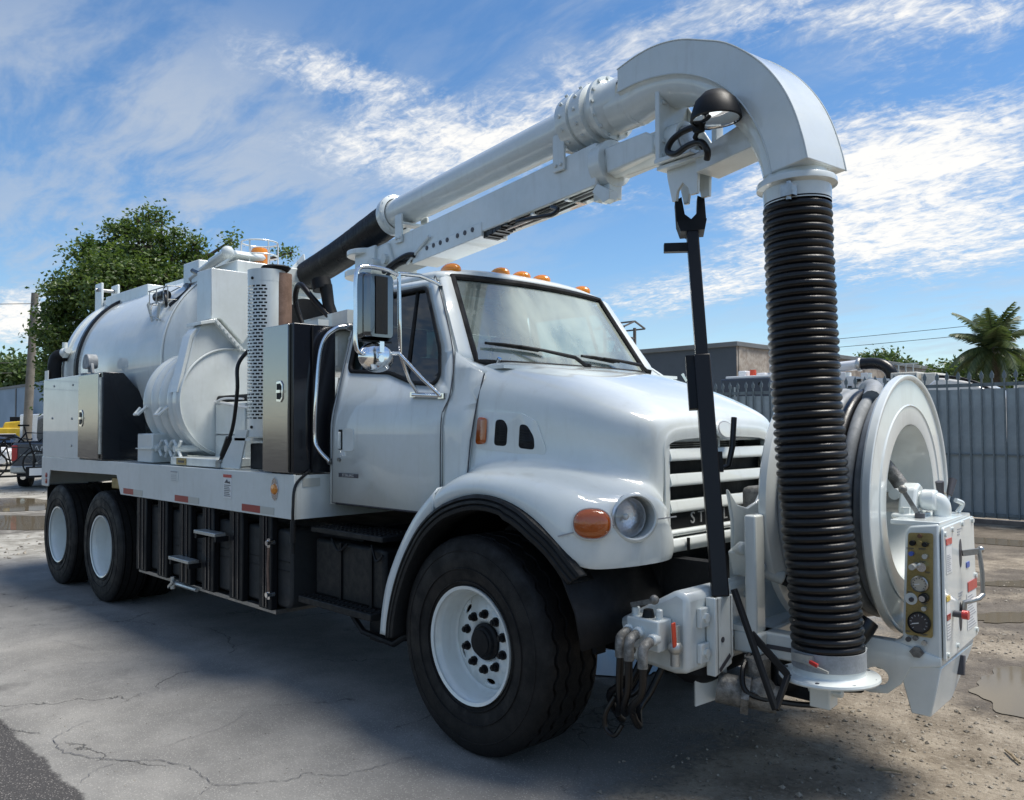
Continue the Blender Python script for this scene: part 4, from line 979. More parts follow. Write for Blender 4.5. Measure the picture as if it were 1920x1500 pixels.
for s in (-1, 1):
    c_, n_ = hl_frame(s)
    hb = M().lathe([(.118, .002), (.112, .010), (.104, .014), (.098, .009), (.094, -.02), (.092, -.05)], c_, n_, 48).build('headlight_bezel', 'paint', T)
    lc = Vector((.832, s * .915, 1.245)); ln_ = Vector((1, s * .30, 0)).normalized()
    M().lathe([(.094, -.02), (.091, -.010), (.088, -.018), (.066, -.055), (.03, -.07), (.0, -.075)], lc, ln_, 40).build('headlight_reflector', 'lamp_chrome', hb)
    M().lathe([(.089, -.014), (.066, .006), (.03, .015), (.0, .017)], lc, ln_, 40).build('headlight_lens', 'lens', hb)
    M().sph(lc - ln_ * .045, .016, 10, 8).build('headlight_bulb', 'label', hb)
    M().lathe([(.099, -.005), (.092, -.06), (.088, -.11), (.0, -.115)], c_, n_, 40).build('headlight_bucket', 'paint', hb)
    # turn signal
    tc_ = Vector((.748, s * 1.098, 1.225)); tn = Vector((.68, s * .73, .06)).normalized(); tu = tn.cross(Vector((0, 0, 1))).normalized(); tw = tu.cross(tn)
    rows = []
    for j in range(7):
        a = PI / 2 * j / 6; k_ = math.cos(a); h_ = math.sin(a)
        rows.append([tc_ + tu * (.086 * k_ ** .55 * math.copysign(abs(math.cos(b)) ** .85, math.cos(b))) + tw * (.069 * k_ ** .55 * math.copysign(abs(math.sin(b)) ** .85, math.sin(b))) + tn * (.0 + .038 * h_) for b in [2 * PI * i / 36 for i in range(36)]])
    ts = M().loft(rows[:-1] + [[tc_ + tn * .038] * 36], True, False, False).build('turn_signal', 'amber_dark', T, smooth=60)
    M().tube([tc_ + tu * (.089 * math.copysign(abs(math.cos(b)) ** .85, math.cos(b))) + tw * (.072 * math.copysign(abs(math.sin(b)) ** .85, math.sin(b))) for b in [2 * PI * i / 36 for i in range(36)]], .005, 6, closed=True).build('signal_gasket', 'paint_frame', ts)
    # rear lower fender strip
    so_ = spline([(-.285, 1.345, 0), (-.42, 1.235, 0), (-.54, 1.10, 0), (-.65, .94, 0), (-.735, .78, 0), (-.78, .62, 0), (-.80, .48, 0)], 4)
    si_ = spline([(-.285, 1.215, 0), (-.37, 1.145, 0), (-.46, 1.04, 0), (-.55, .90, 0), (-.62, .75, 0), (-.66, .60, 0), (-.675, .48, 0)], 4)
    rows = []
    for a, b in zip(so_, si_):
        rows.append([Vector((a.x - .02, s * 1.02, a.y - .01)), Vector((a.x - .01, s * 1.10, a.y + .004)), Vector((a.x, s * 1.165, a.y)), Vector((a.x * .8 + b.x * .2, s * 1.195, a.y * .8 + b.y * .2)), Vector((b.x, s * 1.20, b.y))])
    M().loft(rows, False).build('fender_rear', 'gloss_white', T, smooth=60, solid=.012)
    # black rubber flare
    fl_ = []
    arc = spline([(-.672, .48, 0), (-.655, .60, 0), (-.61, .75, 0), (-.54, .90, 0), (-.45, 1.035, 0), (-.35, 1.145, 0), (-.20, 1.245, 0), (-.02, 1.305, 0), (.15, 1.322, 0), (.32, 1.295, 0), (.46, 1.235, 0), (.58, 1.145, 0), (.67, 1.045, 0), (.725, .985, 0)], 5)
    for i, p in enumerate(arc):
        tdir = (arc[min(i + 1, len(arc) - 1)] - arc[max(i - 1, 0)]).normalized(); nn = Vector((-tdir.y, tdir.x, 0))
        if nn.y < -.2 or (nn.x > 0 and p.x < 0): pass
        ce = Vector((.06, .6, 0)); nn = (p - ce).normalized()
        w_ = .085; row = []
        yb = 1.20 if p.x < .5 else 1.20 - (p.x - .5) * .30
        for t, o_ in ((-.02, -.01), (.0, .008), (.06, .028), (.22, .034), (.30, .024), (.38, .034), (.54, .036), (.62, .026), (.70, .036), (.92, .034), (1.0, .02), (1.02, -.06), (1.0, -.16)):
            e = p + nn * (.012 - w_ * t * (1.15 if p.x > .3 else 1)); row.append(Vector((e.x, s * (yb + o_), e.y)))
        fl_.append(row)
    M().loft(fl_, False).build('fender_flare', 'plastic', T, smooth=40, solid=.006)
    # wheel-well liner
    wl = []
    for k in range(13):
        a = R(5 + 175 * k / 12); wl.append([Vector((.05 + .70 * math.cos(a), s * y, .60 + .66 * math.sin(a))) for y in (1.17, .5)])
    M().loft(wl, False).build('wheel_liner', 'under', T, smooth=60, solid=.01)
    # side vent panel
    Wx = [-.3, -.235, -.10, .10, .30, .45]; Wy = [1.0, .99, .965, .92, .87, .82]
    vp = rounded([(-.150, 1.757), (.12, 1.744), (.204, 1.701), (.262, 1.552), (.245, 1.515), (-.18, 1.557)], .03)
    Fv = lambda o_: (lambda x, z: (x, s * (lerp(x, Wx, Wy) + o_), z))
    vb = finish('vent_panel', flat_fill([vp], [('u', .10), ('u', -.1), ('u', 0), ('u', .2)], Fv(.001)), 'gloss_white', T, 40, .003, .012, soff=1 if s > 0 else -1)
    vb.modifiers['solid'].offset = 0
    for nm, mt, pl, oo in (('side_repeater', 'amber_dark', [(-.152, 1.728), (-.09, 1.722), (-.098, 1.582), (-.168, 1.577)], .014), ('vent_opening', 'black', [(-.041, 1.712), (.01, 1.712), (.034, 1.674), (.026, 1.569), (-.053, 1.573)], .0085), ('vent_opening', 'black', [(.109, 1.687), (.152, 1.682), (.193, 1.617), (.195, 1.551), (.10, 1.56)], .0085)):
        e = finish(nm, flat_fill([rounded(pl, .022)], [('u', -.1)], Fv(oo)), mt, vb, 40, 0, .004)
        if mt == 'black':
            vm = M()
            for k in range(6):
                z = 1.585 + k * .014; xa = pl[0][0] + .004; xb_ = pl[0][0] + .058; vm.bar((xa, s * (lerp(xa, Wx, Wy) + .0115), z), (xb_, s * (lerp(xb_, Wx, Wy) + .0115), z), .003, .003)
            vm.build('vent_mesh', 'plastic', e)
    # hood split line and front body seam
    M().bar((.715, s * 1.135, 1.195), (.62, s * 1.192, 1.165), .004, .006).bar((.80, s * .995, 1.215), (.772, s * 1.045, 1.213), .004, .005).bar((.862, s * .765, 1.227), (.85, s * .575, 1.225), .004, .006).build('body_seam', 'ink_grey', T)
# grille
gx = .748
gf = M()
gf.bx(gx - .03, gx + .012, -.535, -.492, 1.13, 1.60).bx(gx - .03, gx + .012, .492, .535, 1.13, 1.60).bx(gx - .035, gx - .028, -.535, .535, 1.125, 1.14).bx(gx - .035, gx - .028, -.535, .535, 1.59, 1.61)
gr_ = gf.build('grille_frame', 'gloss_white', T, bevel=.008)
for zt in (1.556, 1.4265, 1.2914):
    pol = rounded([(gx - .03, zt - .060), (gx + .020, zt - .064), (gx + .022, zt - .05), (gx + .008, zt), (gx - .03, zt)], .008, 3)
    M().prism(pol, (0, -.493, 0), (1, 0, 0), (0, 0, 1), (0, .986, 0)).build('grille_bar', 'gloss_white', gr_, smooth=40)
M().bx(gx - .025, gx - .005, -.008, .008, 1.24, 1.60).build('grille_divider', 'gloss_white', gr_)
M().bx(gx - .03, gx + .004, -.493, .493, 1.145, 1.232).build('name_bar', 'black', gr_)
letters('STERLING', 'grille_lettering', 'letter', gr_, Matrix.Translation((gx + .0065, 0, 1.188)) @ Matrix.Rotation(PI / 2, 4, 'Z') @ Matrix.Rotation(PI / 2, 4, 'X'), .088, .003, 1.72)
for z0_, z1_, o_ in ((1.108, 1.142, .02), (1.03, 1.10, .035)):
    M().prism(rounded([(gx - .04, z0_), (gx + o_, z0_), (gx + o_ + .012, (z0_ + z1_) / 2), (gx + o_, z1_), (gx - .04, z1_)], .01, 3), (0, -.555, 0), (1, 0, 0), (0, 0, 1), (0, 1.11, 0)).build('lower_valance', 'gloss_white', gr_, smooth=40)
for s in (-1, 1): M().bar((gx + .055, s * .40, 1.035), (gx + .055, s * .40, 1.10), .012, .012).build('hood_latch', 'black', gr_)
rd_ = M().bx(gx - .16, gx - .15, -.52, .52, 1.10, 1.64).build('radiator', 'rad', T)
fn = M()
for k in range(34): fn.bx(gx - .148, gx - .14, -.43, .43, 1.235 + k * .0112, 1.239 + k * .0112)
tag(fn.build('radiator_fins', 'steel', rd_), kind='stuff')
for yq in (-.45, .33): M().bx(gx - .15, gx - .135, yq, yq + .02, 1.2, 1.62).build('radiator_post', 'steel', rd_)
M().bx(gx - .15, gx - .10, -.55, .55, 1.0, 1.14).bx(.2, .7, -.5, .5, .75, 1.5).build('engine_block', 'under', T)
# hood emblem
eo = [(.085 * math.cos(2 * PI * k / 40), .058 * math.sin(2 * PI * k / 40)) for k in range(40)]
em = M().prism(eo, (.776, -.01, 1.648), (0, 1, 0), (-.25, 0, .97), (.016, 0, .004)).build('hood_emblem', 'gloss_white', T, bevel=.005)
M().prism([(a * .80, b * .74) for a, b in eo], (.7945, -.01, 1.6525), (0, 1, 0), (-.25, 0, .97), (.002, 0, 0)).build('emblem_face', 'paint', em)
M().prism([(a * .88, b * .84) for a, b in eo], (.7930, -.01, 1.652), (0, 1, 0), (-.25, 0, .97), (.0018, 0, 0)).build('emblem_ring', 'ink_grey', em)
M().bx(-.36, -.10, -.84, .84, 2.0, 2.02).build('cowl_panel', 'gloss_white', T)
# ------------------------------------------------------------------ steps, battery box
for s in (-1, 1):
    sp_ = M().bx(-1.66, -.86, s * 1.12 - .0, s * .80, .985, 1.02).build('upper_step', 'plastic', T, bevel=.006)
    bt = M().bx(-1.72, -.93, s * 1.05, s * .55, .55, .935).build('battery_box', 'plastic', T, bevel=.025)
    for x in (-1.40, -1.06): M().bx(x - .012, x + .012, s * 1.058 - .004, s * 1.058 + .004, .55, .93).build('box_strap', 'black', bt)
    for cq in (((-1.5, 1.06, .95), (-1.4, 1.075, .88), (-1.3, 1.07, .93)), ((-1.05, 1.06, .95), (-.98, 1.075, .86), (-.92, 1.07, .90))): M().tube(spline([(a, s * b, c) for a, b, c in cq], 5), .008, 6).build('box_cable', 'black', bt)
    ls = M().bx(-1.75, -.92, s * 1.16, s * .86, .515, .56).build('lower_step', 'plastic', T, bevel=.006)
    tr_ = M()
    for k in range(16):
        for j in range(4): tr_.bx(-1.72 + k * .05, -1.695 + k * .05, s * (1.13 - j * .065) - .01, s * (1.13 - j * .065) + .01, .56, .566)
    tag(tr_.build('step_tread', 'rubber', ls), kind='stuff')
    tr_ = M()
    for k in range(16):
        for j in range(4): tr_.bx(-1.63 + k * .047, -1.61 + k * .047, s * (1.09 - j * .065) - .01, s * (1.09 - j * .065) + .01, 1.02, 1.026)
    tag(tr_.build('step_tread', 'rubber', sp_), kind='stuff')
M().tube([(-1.5, -.95, .5), (-1.3, -.95, .36), (-1.0, -.93, .33), (-.8, -.9, .45)], .02, 8).bx(-1.3, -1.1, -.9, -.6, .3, .5).build('step_hanger', 'under', T)
# ------------------------------------------------------------------ mirrors
for s in (-1,):
    mx = -.60; Q = lambda y, z, x=-.60: (x, s * y, z)
    fr = M().tube(spline([Q(1.20, 2.545), Q(1.28, 2.562), Q(1.40, 2.565), Q(1.462, 2.545), Q(1.482, 2.48), Q(1.482, 2.30), Q(1.482, 2.15), Q(1.465, 2.09), Q(1.40, 2.075), Q(1.30, 2.085), Q(1.19, 2.095)], 7), .0125, 10).build('mirror_bracket', 'chrome', T)
    M().tube([Q(1.19, 2.55), Q(1.185, 2.3), Q(1.18, 2.09), Q(1.10, 1.95, -.62), Q(1.02, 1.87, -.64)], .012, 10).tube([Q(1.19, 2.552), Q(1.04, 2.56), Q(.93, 2.545, -.62), Q(.82, 2.535, -.67)], .012, 10).tube([Q(1.19, 2.095), Q(1.10, 1.95, -.50), Q(1.03, 1.855, -.43)], .012, 10).tube([Q(1.025, 1.865, -.68), Q(1.025, 1.85, -.41)], .015, 10).build('mirror_brace', 'chrome', fr)
    M().bx(-.44, -.39, s * .99, s * 1.035, 1.835, 1.865).bx(-.70, -.65, s * .99, s * 1.035, 1.85, 1.88).build('brace_foot', 'chrome', fr)
    rows = []
    pol = rounded([(1.235, 2.16), (1.445, 2.16), (1.445, 2.535), (1.235, 2.535)], .03, 5)
    cy_, cz_ = 1.34, 2.3475
    for k, xo in ((1.0, -.66), (1.0, -.615), (.93, -.58), (.72, -.555), (.0, -.552)):
        rows.append([Vector((xo, s * (cy_ + (a - cy_) * (k if k < .9 else k)), cz_ + (b - cz_) * (k if k > .9 else (.93 if k > .5 else 0)))) for a, b in pol])
    mr = M().loft(rows, True, True, False).build('mirror', 'mirror_back', T, smooth=30)
    M().bx(-.5515, -.548, s * 1.305, s * 1.385, 2.19, 2.51).build('mirror_spine', 'plastic', mr)
    M().bx(-.63, -.60, s * 1.24, s * 1.44, 2.148, 2.158).build('mirror_gasket', 'black', mr)
    rows = []
    M().sph((-.615, s * 1.335, 2.065), .118, 28, 16, (.34, 1, .72)).build('convex_mirror', 'chrome', T)
    M().bx(-.59, -.56, s * 1.32, s * 1.35, 2.09, 2.15).cyl((-.58, s * 1.335, 2.055), (-.565, s * 1.335, 2.055), .02, n=12).build('mirror_clamp', 'chrome', mr)
# ------------------------------------------------------------------ boom (frame of its own: u along the boom, v to its left, z up)
BM = Matrix.Translation((-2.7, 0, 0)) @ Matrix.Rotation(R(-6.8), 4, 'Z')
def B(): return M(BM)
def BO(du, dz): return M(BM @ Matrix.Translation((du, 0, dz)))
ped = BO(.2, -.03).cyl((0.02, 0, 1.36), (0.02, 0, 2.96), .17, n=32).build('boom_pedestal', 'paint', T)
BO(.2, -.03).cyl((0.02, 0, 2.94), (0.02, 0, 2.985), .25, n=40).build('slew_ring', 'paint', ped)
BO(.2, -.03).cyl((-.02, -.02, 3.12), (-.02, -.02, 3.165), .20, n=40).cyl((-.02, -.02, 2.98), (-.02, -.02, 3.12), .11, n=24).bx(-.06, .28, -.15, -.12, 2.97, 3.16).bx(-.06, .28, .10, .13, 2.97, 3.16).prism([(.05, 2.96), (.55, 2.96), (.45, 3.15), (.1, 3.12)], (0, -.13, 0), (1, 0, 0), (0, 0, 1), (0, .03, 0)).build('boom_turret', 'paint', T, bevel=.008)
BO(.2, -.03).cyl((.30, -.2, 2.99), (.30, .2, 2.99), .055, n=20).cyl((.44, -.16, 3.02), (.44, .16, 3.02), .04, n=16).build('turret_pin', 'paint_frame', T)
# cross tube behind the cab that carries wiring and lamps
B().bx(.2, .95, -.62, .9, 2.42, 2.52).build('boom_rest', 'paint', T)
hn = B().tube([(.55, -.60, 2.75), (.56, -.58, 2.60), (.62, -.56, 2.45)], [.05, .045, .05], 10).cyl((.52, -.61, 2.72), (.50, -.62, 2.80), .075, n=12).build('air_horn', 'black', T)
B().tube(spline([(.28, -.66, 2.45), (.22, -.70, 2.66), (.30, -.70, 2.78), (.45, -.66, 2.66), (.62, -.60, 2.50)], 7), .022, 10).build('air_line', 'hose_black', T)
B().bx(.12, .2, -.80, -.72, 2.36, 2.66).bx(.05, .18, -.80, -.70, 2.64, 2.67).build('hose_stand', 'paint', T)
B().bx(.2, .9, -.82, -.74, 2.395, 2.44).build('hose_rail', 'paint', T)
B().bx(-.2, .6, -.5, .4, 2.1, 2.42).build('air_cleaner', 'paint_frame', T, bevel=.05)
# structural arm
def arm_z(u): return 3.055 + (u - .4) * .052
pol = [(.30, 3.0), (.60, 2.91), (2.99, 3.03), (2.99, 3.275), (.36, 3.125), (.30, 3.10)]
arm = B().prism(pol, (0, -.105, 0), (1, 0, 0), (0, 0, 1), (0, .21, 0)).build('boom_arm', 'paint', T, bevel=.008)
B().prism([(1.0, 2.895), (1.89, 2.945), (1.89, 3.04), (1.0, 2.99)], (0, -.112, 0), (1, 0, 0), (0, 0, 1), (0, .224, 0)).build('lower_channel', 'paint', arm, bevel=.005)
for u in (1.21, 1.30, 1.39, 1.48, 1.61, 1.70, 1.79):
    z = 2.982 + (u - 1.21) * .04
    B().cyl((u, -.1115, z), (u, -.1165, z), .017, n=14).build('arm_hole', 'ink', arm)
B().tube([(.94, -.118, 2.91), (1.25, -.120, 3.06)], .010, 8).build('arm_stay', 'paint', arm)
B().tube(spline([(.58, -.12, 2.90), (.75, -.13, 2.94), (.95, -.13, 2.97), (1.05, -.12, 2.955)], 6), .02, 8).tube(spline([(.60, -.10, 2.87), (.8, -.12, 2.92), (1.0, -.1, 2.93)], 6), .016, 8).build('arm_hose', 'hose_black', arm)
# hoses and cable chain under the arm
rn = random.Random(4)
for k in range(14):
    u = 1.90 + k * .034; B().obx((u, -.03, 2.965 + k * .006 + rn.uniform(-.006, .006)), (.031, .12, .055 + rn.uniform(0, .02)), Matrix.Rotation(rn.uniform(-.2, .2), 3, 'Y')).build('chain_link', 'hose_black', arm)
for j, (dy, dz) in enumerate(((-.07, 0), (-.03, -.012), (.02, -.004))):
    B().tube(spline([(1.95, dy, 2.98 + dz), (2.4, dy, 3.0 + dz), (2.7, dy, 3.02 + dz), (2.98, dy, 3.04 + dz)], 6), .013, 8).build('hydraulic_line', ('hose_black', 'steel', 'hose_black')[j], arm)
B().tube(spline([(2.25, -.09, 2.97), (2.43, -.11, 2.955), (2.62, -.12, 2.935), (2.68, -.12, 2.955), (2.60, -.1, 2.99)], 7), .014, 8).build('hose_loop', 'hose_black', arm)
for u in (2.4, 2.72): B().bx(u - .015, u + .015, -.09, .06, 2.985 + (u - 2.4) * .06, 3.02 + (u - 2.4) * .06).build('hose_clip', 'paint', arm)
# suction tube
t0, t1 = Vector((.54, 0, 3.372)), Vector((2.76, 0, 3.472))
ax_ = (t1 - t0).normalized()
tub = B().cyl(t0, t1, .120, n=48).build('suction_tube', 'gloss_white', T)
B().lathe([(.128, -.02), (.160, -.02), (.163, .0), (.163, .04), (.150, .055), (.128, .06)], t0, ax_, 48).build('tube_flange', 'paint', tub)
def bolts(o, r, n, ln, rad, parent, name='flange_bolt', mt='paint_frame'):
    u_ = Vector((0, 1, 0)); w_ = ax_.cross(u_)
    for k in range(n):
        a = 2 * PI * k / n; p = o + (u_ * math.cos(a) + w_ * math.sin(a)) * r
        B().cyl(p - ax_ * ln / 2, p + ax_ * ln / 2, rad, n=8).build(name, mt, parent)
bolts(t0 + ax_ * .02, .150, 12, .07, .009, tub)
sw = B().lathe([(.128, -.05), (.172, -.05), (.175, -.04), (.175, .05), (.160, .055), (.160, .075), (.178, .08), (.178, .17), (.150, .18), (.150, .23), (.182, .235), (.182, .262), (.16, .265), (.14, .30), (.136, .42)], t1, ax_, 56).build('swivel_joint', 'paint', T, smooth=35)
for a_, r_, n_ in ((.0, .176, 14), (.125, .179, 14)):
    u_ = Vector((0, 1, 0)); w_ = ax_.cross(u_)
    for k in range(n_):
        q = 2 * PI * k / n_; nr = u_ * math.cos(q) + w_ * math.sin(q); p = t1 + ax_ * a_ + nr * (r_ - .004)
        B().cyl(p, p + nr * .014, .011, n=6).build('swivel_bolt', 'paint_frame', sw)
bolts(t1 + ax_ * .25, .168, 14, .05, .009, sw)
for u, z_ in ((.81, 3.17), (2.69, 3.26)):
    B().bx(u - .05, u + .05, -.125, -.107, z_ - .08, z_ + .14).bx(u - .05, u + .05, .107, .125, z_ - .08, z_ + .14).bx(u - .05, u + .05, -.12, .12, z_ + .06, z_ + .08).cyl((u - .02, -.125, z_ - .045), (u - .02, -.137, z_ - .045), .012, n=8).cyl((u + .025, -.125, z_ - .045), (u + .025, -.137, z_ - .045), .012, n=8).build('tube_saddle', 'paint', T, bevel=.004)
# flexible black hose from tank to tube
def corrugated(mk, pts, r, rid, amp, name, mt, parent, n=28, seg=6):
    rj = random.Random(3); pts = [Vector(p) for p in pts]
    L = [0]
    for a, b in zip(pts, pts[1:]): L.append(L[-1] + (b - a).length)
    tot = L[-1]; N = int(tot / rid) * seg
    P_, Rs = [], []
    for i in range(N + 1):
        q = tot * i / N; k = 0
        while k < len(L) - 2 and L[k + 1] < q: k += 1
        t = (q - L[k]) / max(1e-6, L[k + 1] - L[k]); P_.append(pts[k].lerp(pts[k + 1], t))
        ph = (i % seg) / seg
        if i % seg == 0: ja = 1 + rj.uniform(-.22, .22)
        Rs.append(r - amp + amp * ja * (math.sin(PI * ph) ** .6 if 0 < ph < 1 else 0) * 1.0)
    return mk.tube(P_, Rs, n).build(name, mt, parent, smooth=50)
hp = spline([(-1.30, .06, 3.155), (-1.15, .05, 3.17), (-.75, .03, 3.20), (-.3, .01, 3.245), (.15, 0, 3.31), (.53, 0, 3.37)], 10)
bh = corrugated(B(), hp, .135, .017, .006, 'boom_hose', 'hose_black', T, 32, 4)
B().lathe([(.10, -.35), (.13, -.33), (.145, -.18), (.15, -.05), (.15, .0), (.165, .005), (.165, .03), (.142, .035), (.142, .10)], (-1.33, .06, 3.15), (1, 0, .1), 40).build('hose_collar', 'paint', bh)
B().bx(-1.75, -1.30, -.18, .22, 2.95, 3.2).prism([(-1.6, 3.2), (-1.15, 3.22), (-1.2, 3.36), (-1.45, 3.28)], (0, -.02, 0), (1, 0, 0), (0, 0, 1), (0, .02, 0)).build('tank_inlet', 'paint', T, bevel=.02)
# elbow with boxed wear-back
O_ = spline([(a, 0, b) for a, b in ((3.21, 3.60), (3.36, 3.626), (3.50, 3.628), (3.65, 3.60), (3.79, 3.545), (3.92, 3.485), (4.03, 3.405), (4.13, 3.31), (4.22, 3.19), (4.285, 3.06), (4.33, 2.92), (4.352, 2.82))], 6)
C_ = spline([(a, 0, b) for a, b in ((3.21, 3.475), (3.36, 3.48), (3.50, 3.465), (3.63, 3.435), (3.75, 3.385), (3.85, 3.325), (3.94, 3.25), (4.01, 3.17), (4.07, 3.08), (4.115, 2.99), (4.15, 2.89), (4.168, 2.80))], 6)
I_ = spline([(a, 0, b) for a, b in ((3.21, 3.325), (3.34, 3.345), (3.45, 3.345), (3.56, 3.325), (3.66, 3.285), (3.75, 3.23), (3.83, 3.17), (3.90, 3.10), (3.96, 3.02), (4.005, 2.945), (4.04, 2.87), (4.058, 2.80))], 6)
rings = []
for o_, c_, i_ in zip(O_, C_, I_):
    hw = .152; lat = Vector((0, 1, 0)); m_ = c_.lerp(i_, .12); sec = [c_ + lat * hw, o_ + lat * hw, o_ - lat * hw, c_ - lat * hw]
    for k in range(15):
        a = PI + PI * k / 14; sec.append(m_ + lat * (.134 * math.cos(a)) + (i_ - m_) * (-math.sin(a)))
    rings.append(sec)
elb = B().loft(rings, True, True, True).build('elbow', 'gloss_white', T, smooth=30, bevel=.006)
for s_ in (-1, 1):
    B().tube([p + Vector((0, s_ * .150, 0)) for p in C_], .0055, 6).build('weld_bead', 'paint_frame', elb)
    B().tube([p + Vector((0, s_ * .1515, 0)) for p in O_], .004, 6).build('weld_bead', 'paint_frame', elb)
B().cyl((3.08, 0, 3.462), (3.24, 0, 3.462), .134, n=36).build('elbow_neck', 'gloss_white', elb)
e_end = Vector((4.195, 0, 2.80)); edn = Vector((.045, 0, -1)).normalized()
ef = B().lathe([(.14, -.02), (.142, .02), (.172, .022), (.176, .03), (.176, .05), (.165, .055), (.150, .06), (.147, .13)], e_end, edn, 48).build('elbow_flange', 'paint', elb)
B().lathe([(.1475, .065), (.1475, .125)], e_end, edn, 48).build('sealing_tape', 'black', ef)
for s_ in (-1, 1):
    p = e_end + edn * .10 + Vector((0 if s_ < 0 else .02, s_ * .155, 0)) + Vector((-.06 * s_, 0, 0)); q = B(); q.obx(p, (.06, .035, .05)); q.cyl(p + Vector((.0, 0, -.04)), p + Vector((0, 0, .04)), .012, n=8); q.build('hose_clamp', 'steel', ef)
# hanging suction hose
hp = spline([(4.198, 0, 2.67), (4.205, 0, 2.4), (4.225, 0, 1.9), (4.262, 0, 1.35), (4.300, 0, .95), (4.318, 0, .66)], 10)
sh = corrugated(B(), hp, .152, .0355, .0125, 'suction_hose', 'hose_black', T, 44, 6)
hb = Vector((4.318, 0, .66)); hd = Vector((.02, 0, -1)).normalized()
B().lathe([(.150, -.045), (.154, -.045), (.154, .03), (.150, .03)], hb, hd, 48).build('hose_band', 'hose_grey', sh)
B().obx((4.318 - .02, -.162, .685), (.09, .03, .035)).bar((4.30, -.175, .675), (4.43, -.185, .655), .008, .01).build('band_clip', 'galv', sh)
B().bar((4.34, -.176, .68), (4.38, -.182, .672), .012, .014).build('band_lever', 'red', sh)
fb = B().lathe([(.147, -.005), (.150, .055), (.155, .06), (.208, .066), (.210, .075), (.206, .082), (.14, .084), (.13, .07)], hb, hd, 56).build('hose_flange', 'gloss_white', T)
for k in range(8):
    a = PI / 4 * k + .3; p = hb + hd * .0645 + Vector((math.cos(a), math.sin(a), 0)) * .186
    B().cyl(p, p - hd * .004, .009, n=8).build('flange_hole', 'ink', fb)
# end bracket, inner boom, lamp, yoke
BO(.11, -.04).cyl((2.84, 0, 3.20), (2.93, 0, 3.203), .135, n=36).cyl((2.86, 0, 3.2), (3.45, 0, 3.205), .085, n=28).bx(2.8, 2.93, -.05, .05, 3.0, 3.1).prism([(2.88, 3.08), (2.98, 3.02), (2.98, 2.97), (2.93, 2.96), (2.84, 3.04)], (0, -.1, 0), (1, 0, 0), (0, 0, 1), (0, .06, 0)).build('boom_extension', 'paint', T, bevel=.004)
BO(.11, -.04).prism([(2.93, 3.27), (3.24, 3.275), (3.30, 3.24), (3.30, 3.14), (2.95, 3.12)], (0, -.09, 0), (1, 0, 0), (0, 0, 1), (0, .18, 0)).build('extension_sleeve', 'paint', T, bevel=.012)
br = BO(.07, -.05).bx(3.38, 3.41, -.12, .12, 3.09, 3.50).bx(3.38, 3.62, -.13, .13, 3.075, 3.10).bx(3.60, 3.63, .06, .12, 3.10, 3.46).prism([(3.41, 3.10), (3.62, 3.10), (3.41, 3.42)], (0, .1, 0), (1, 0, 0), (0, 0, 1), (0, .02, 0)).prism([(3.62, 3.08), (4.06, 3.19), (4.10, 3.08), (3.95, 3.02), (3.62, 2.98)], (0, -.09, 0), (1, 0, 0), (0, 0, 1), (0, .18, 0)).build('end_bracket', 'paint', T, bevel=.005)
for z in (3.13, 3.2, 3.4):
    for ua, ub in ((3.41, 3.42), (3.38, 3.37)): BO(.07, -.05).cyl((ua, -.09, z), (ub, -.09, z), .012, n=8).build('bracket_bolt', 'paint_frame', br)
BO(.07, -.05).cyl((3.42, 0, 3.205), (3.50, 0, 3.205), .07, n=20).build('bracket_pipe', 'steel', br)
wl = B(); wc = Vector((3.93, -.23, 3.115)); wd = Vector((.02, .0, -1.0)).normalized()
wl.lathe([(.0, -.115), (.055, -.105), (.095, -.065), (.115, -.005), (.118, .02), (.108, .024)], wc, wd, 36); lamp = wl.build('work_light', 'black', T, smooth=50)
B().lathe([(.106, .022), (.07, -.03), (.0, -.06)], wc, wd, 32).build('lamp_reflector', 'chrome', lamp)
B().lathe([(.107, .018), (.06, .026), (.0, .028)], wc, wd, 32).build('lamp_lens', 'lens', lamp)
B().tube([(3.76, -.12, 3.03), (3.78, -.2, 3.06), (3.83, -.22, 3.10)], .012, 8).bx(3.80, 3.84, -.24, -.20, 3.07, 3.14).build('lamp_bracket', 'black', lamp)
BO(.12, -.075).tube(spline([(3.70, -.13, 3.19), (3.60, -.16, 3.205), (3.50, -.17, 3.18), (3.46, -.17, 3.13), (3.52, -.18, 3.095), (3.60, -.18, 3.115), (3.68, -.18, 3.11), (3.71, -.17, 3.06), (3.69, -.15, 3.03)], 7), .016, 10).build('lamp_cable', 'hose_black', T)
B().tube(spline([(4.0, -.06, 3.05), (4.07, -.07, 3.04), (4.12, -.08, 3.0)], 5), .014, 8).build('loose_wire', 'hose_black', T)
yk = [(-.11, 3.03), (.11, 3.03), (.10, 2.95), (.095, 2.84), (.045, 2.84), (.035, 2.88), (0, 2.915), (-.035, 2.88), (-.045, 2.83), (-.07, 2.83), (-.10, 2.95)]
B().prism([(3.575 + a, b) for a, b in yk], (0, -.055, 0), (1, 0, 0), (0, 0, 1), (0, .02, 0)).prism([(3.575 + a, b) for a, b in yk], (0, .055, 0), (1, 0, 0), (0, 0, 1), (0, -.02, 0)).bx(3.44, 3.75, -.10, .10, 3.0, 3.02).build('support_yoke', 'paint', T, bevel=.003)
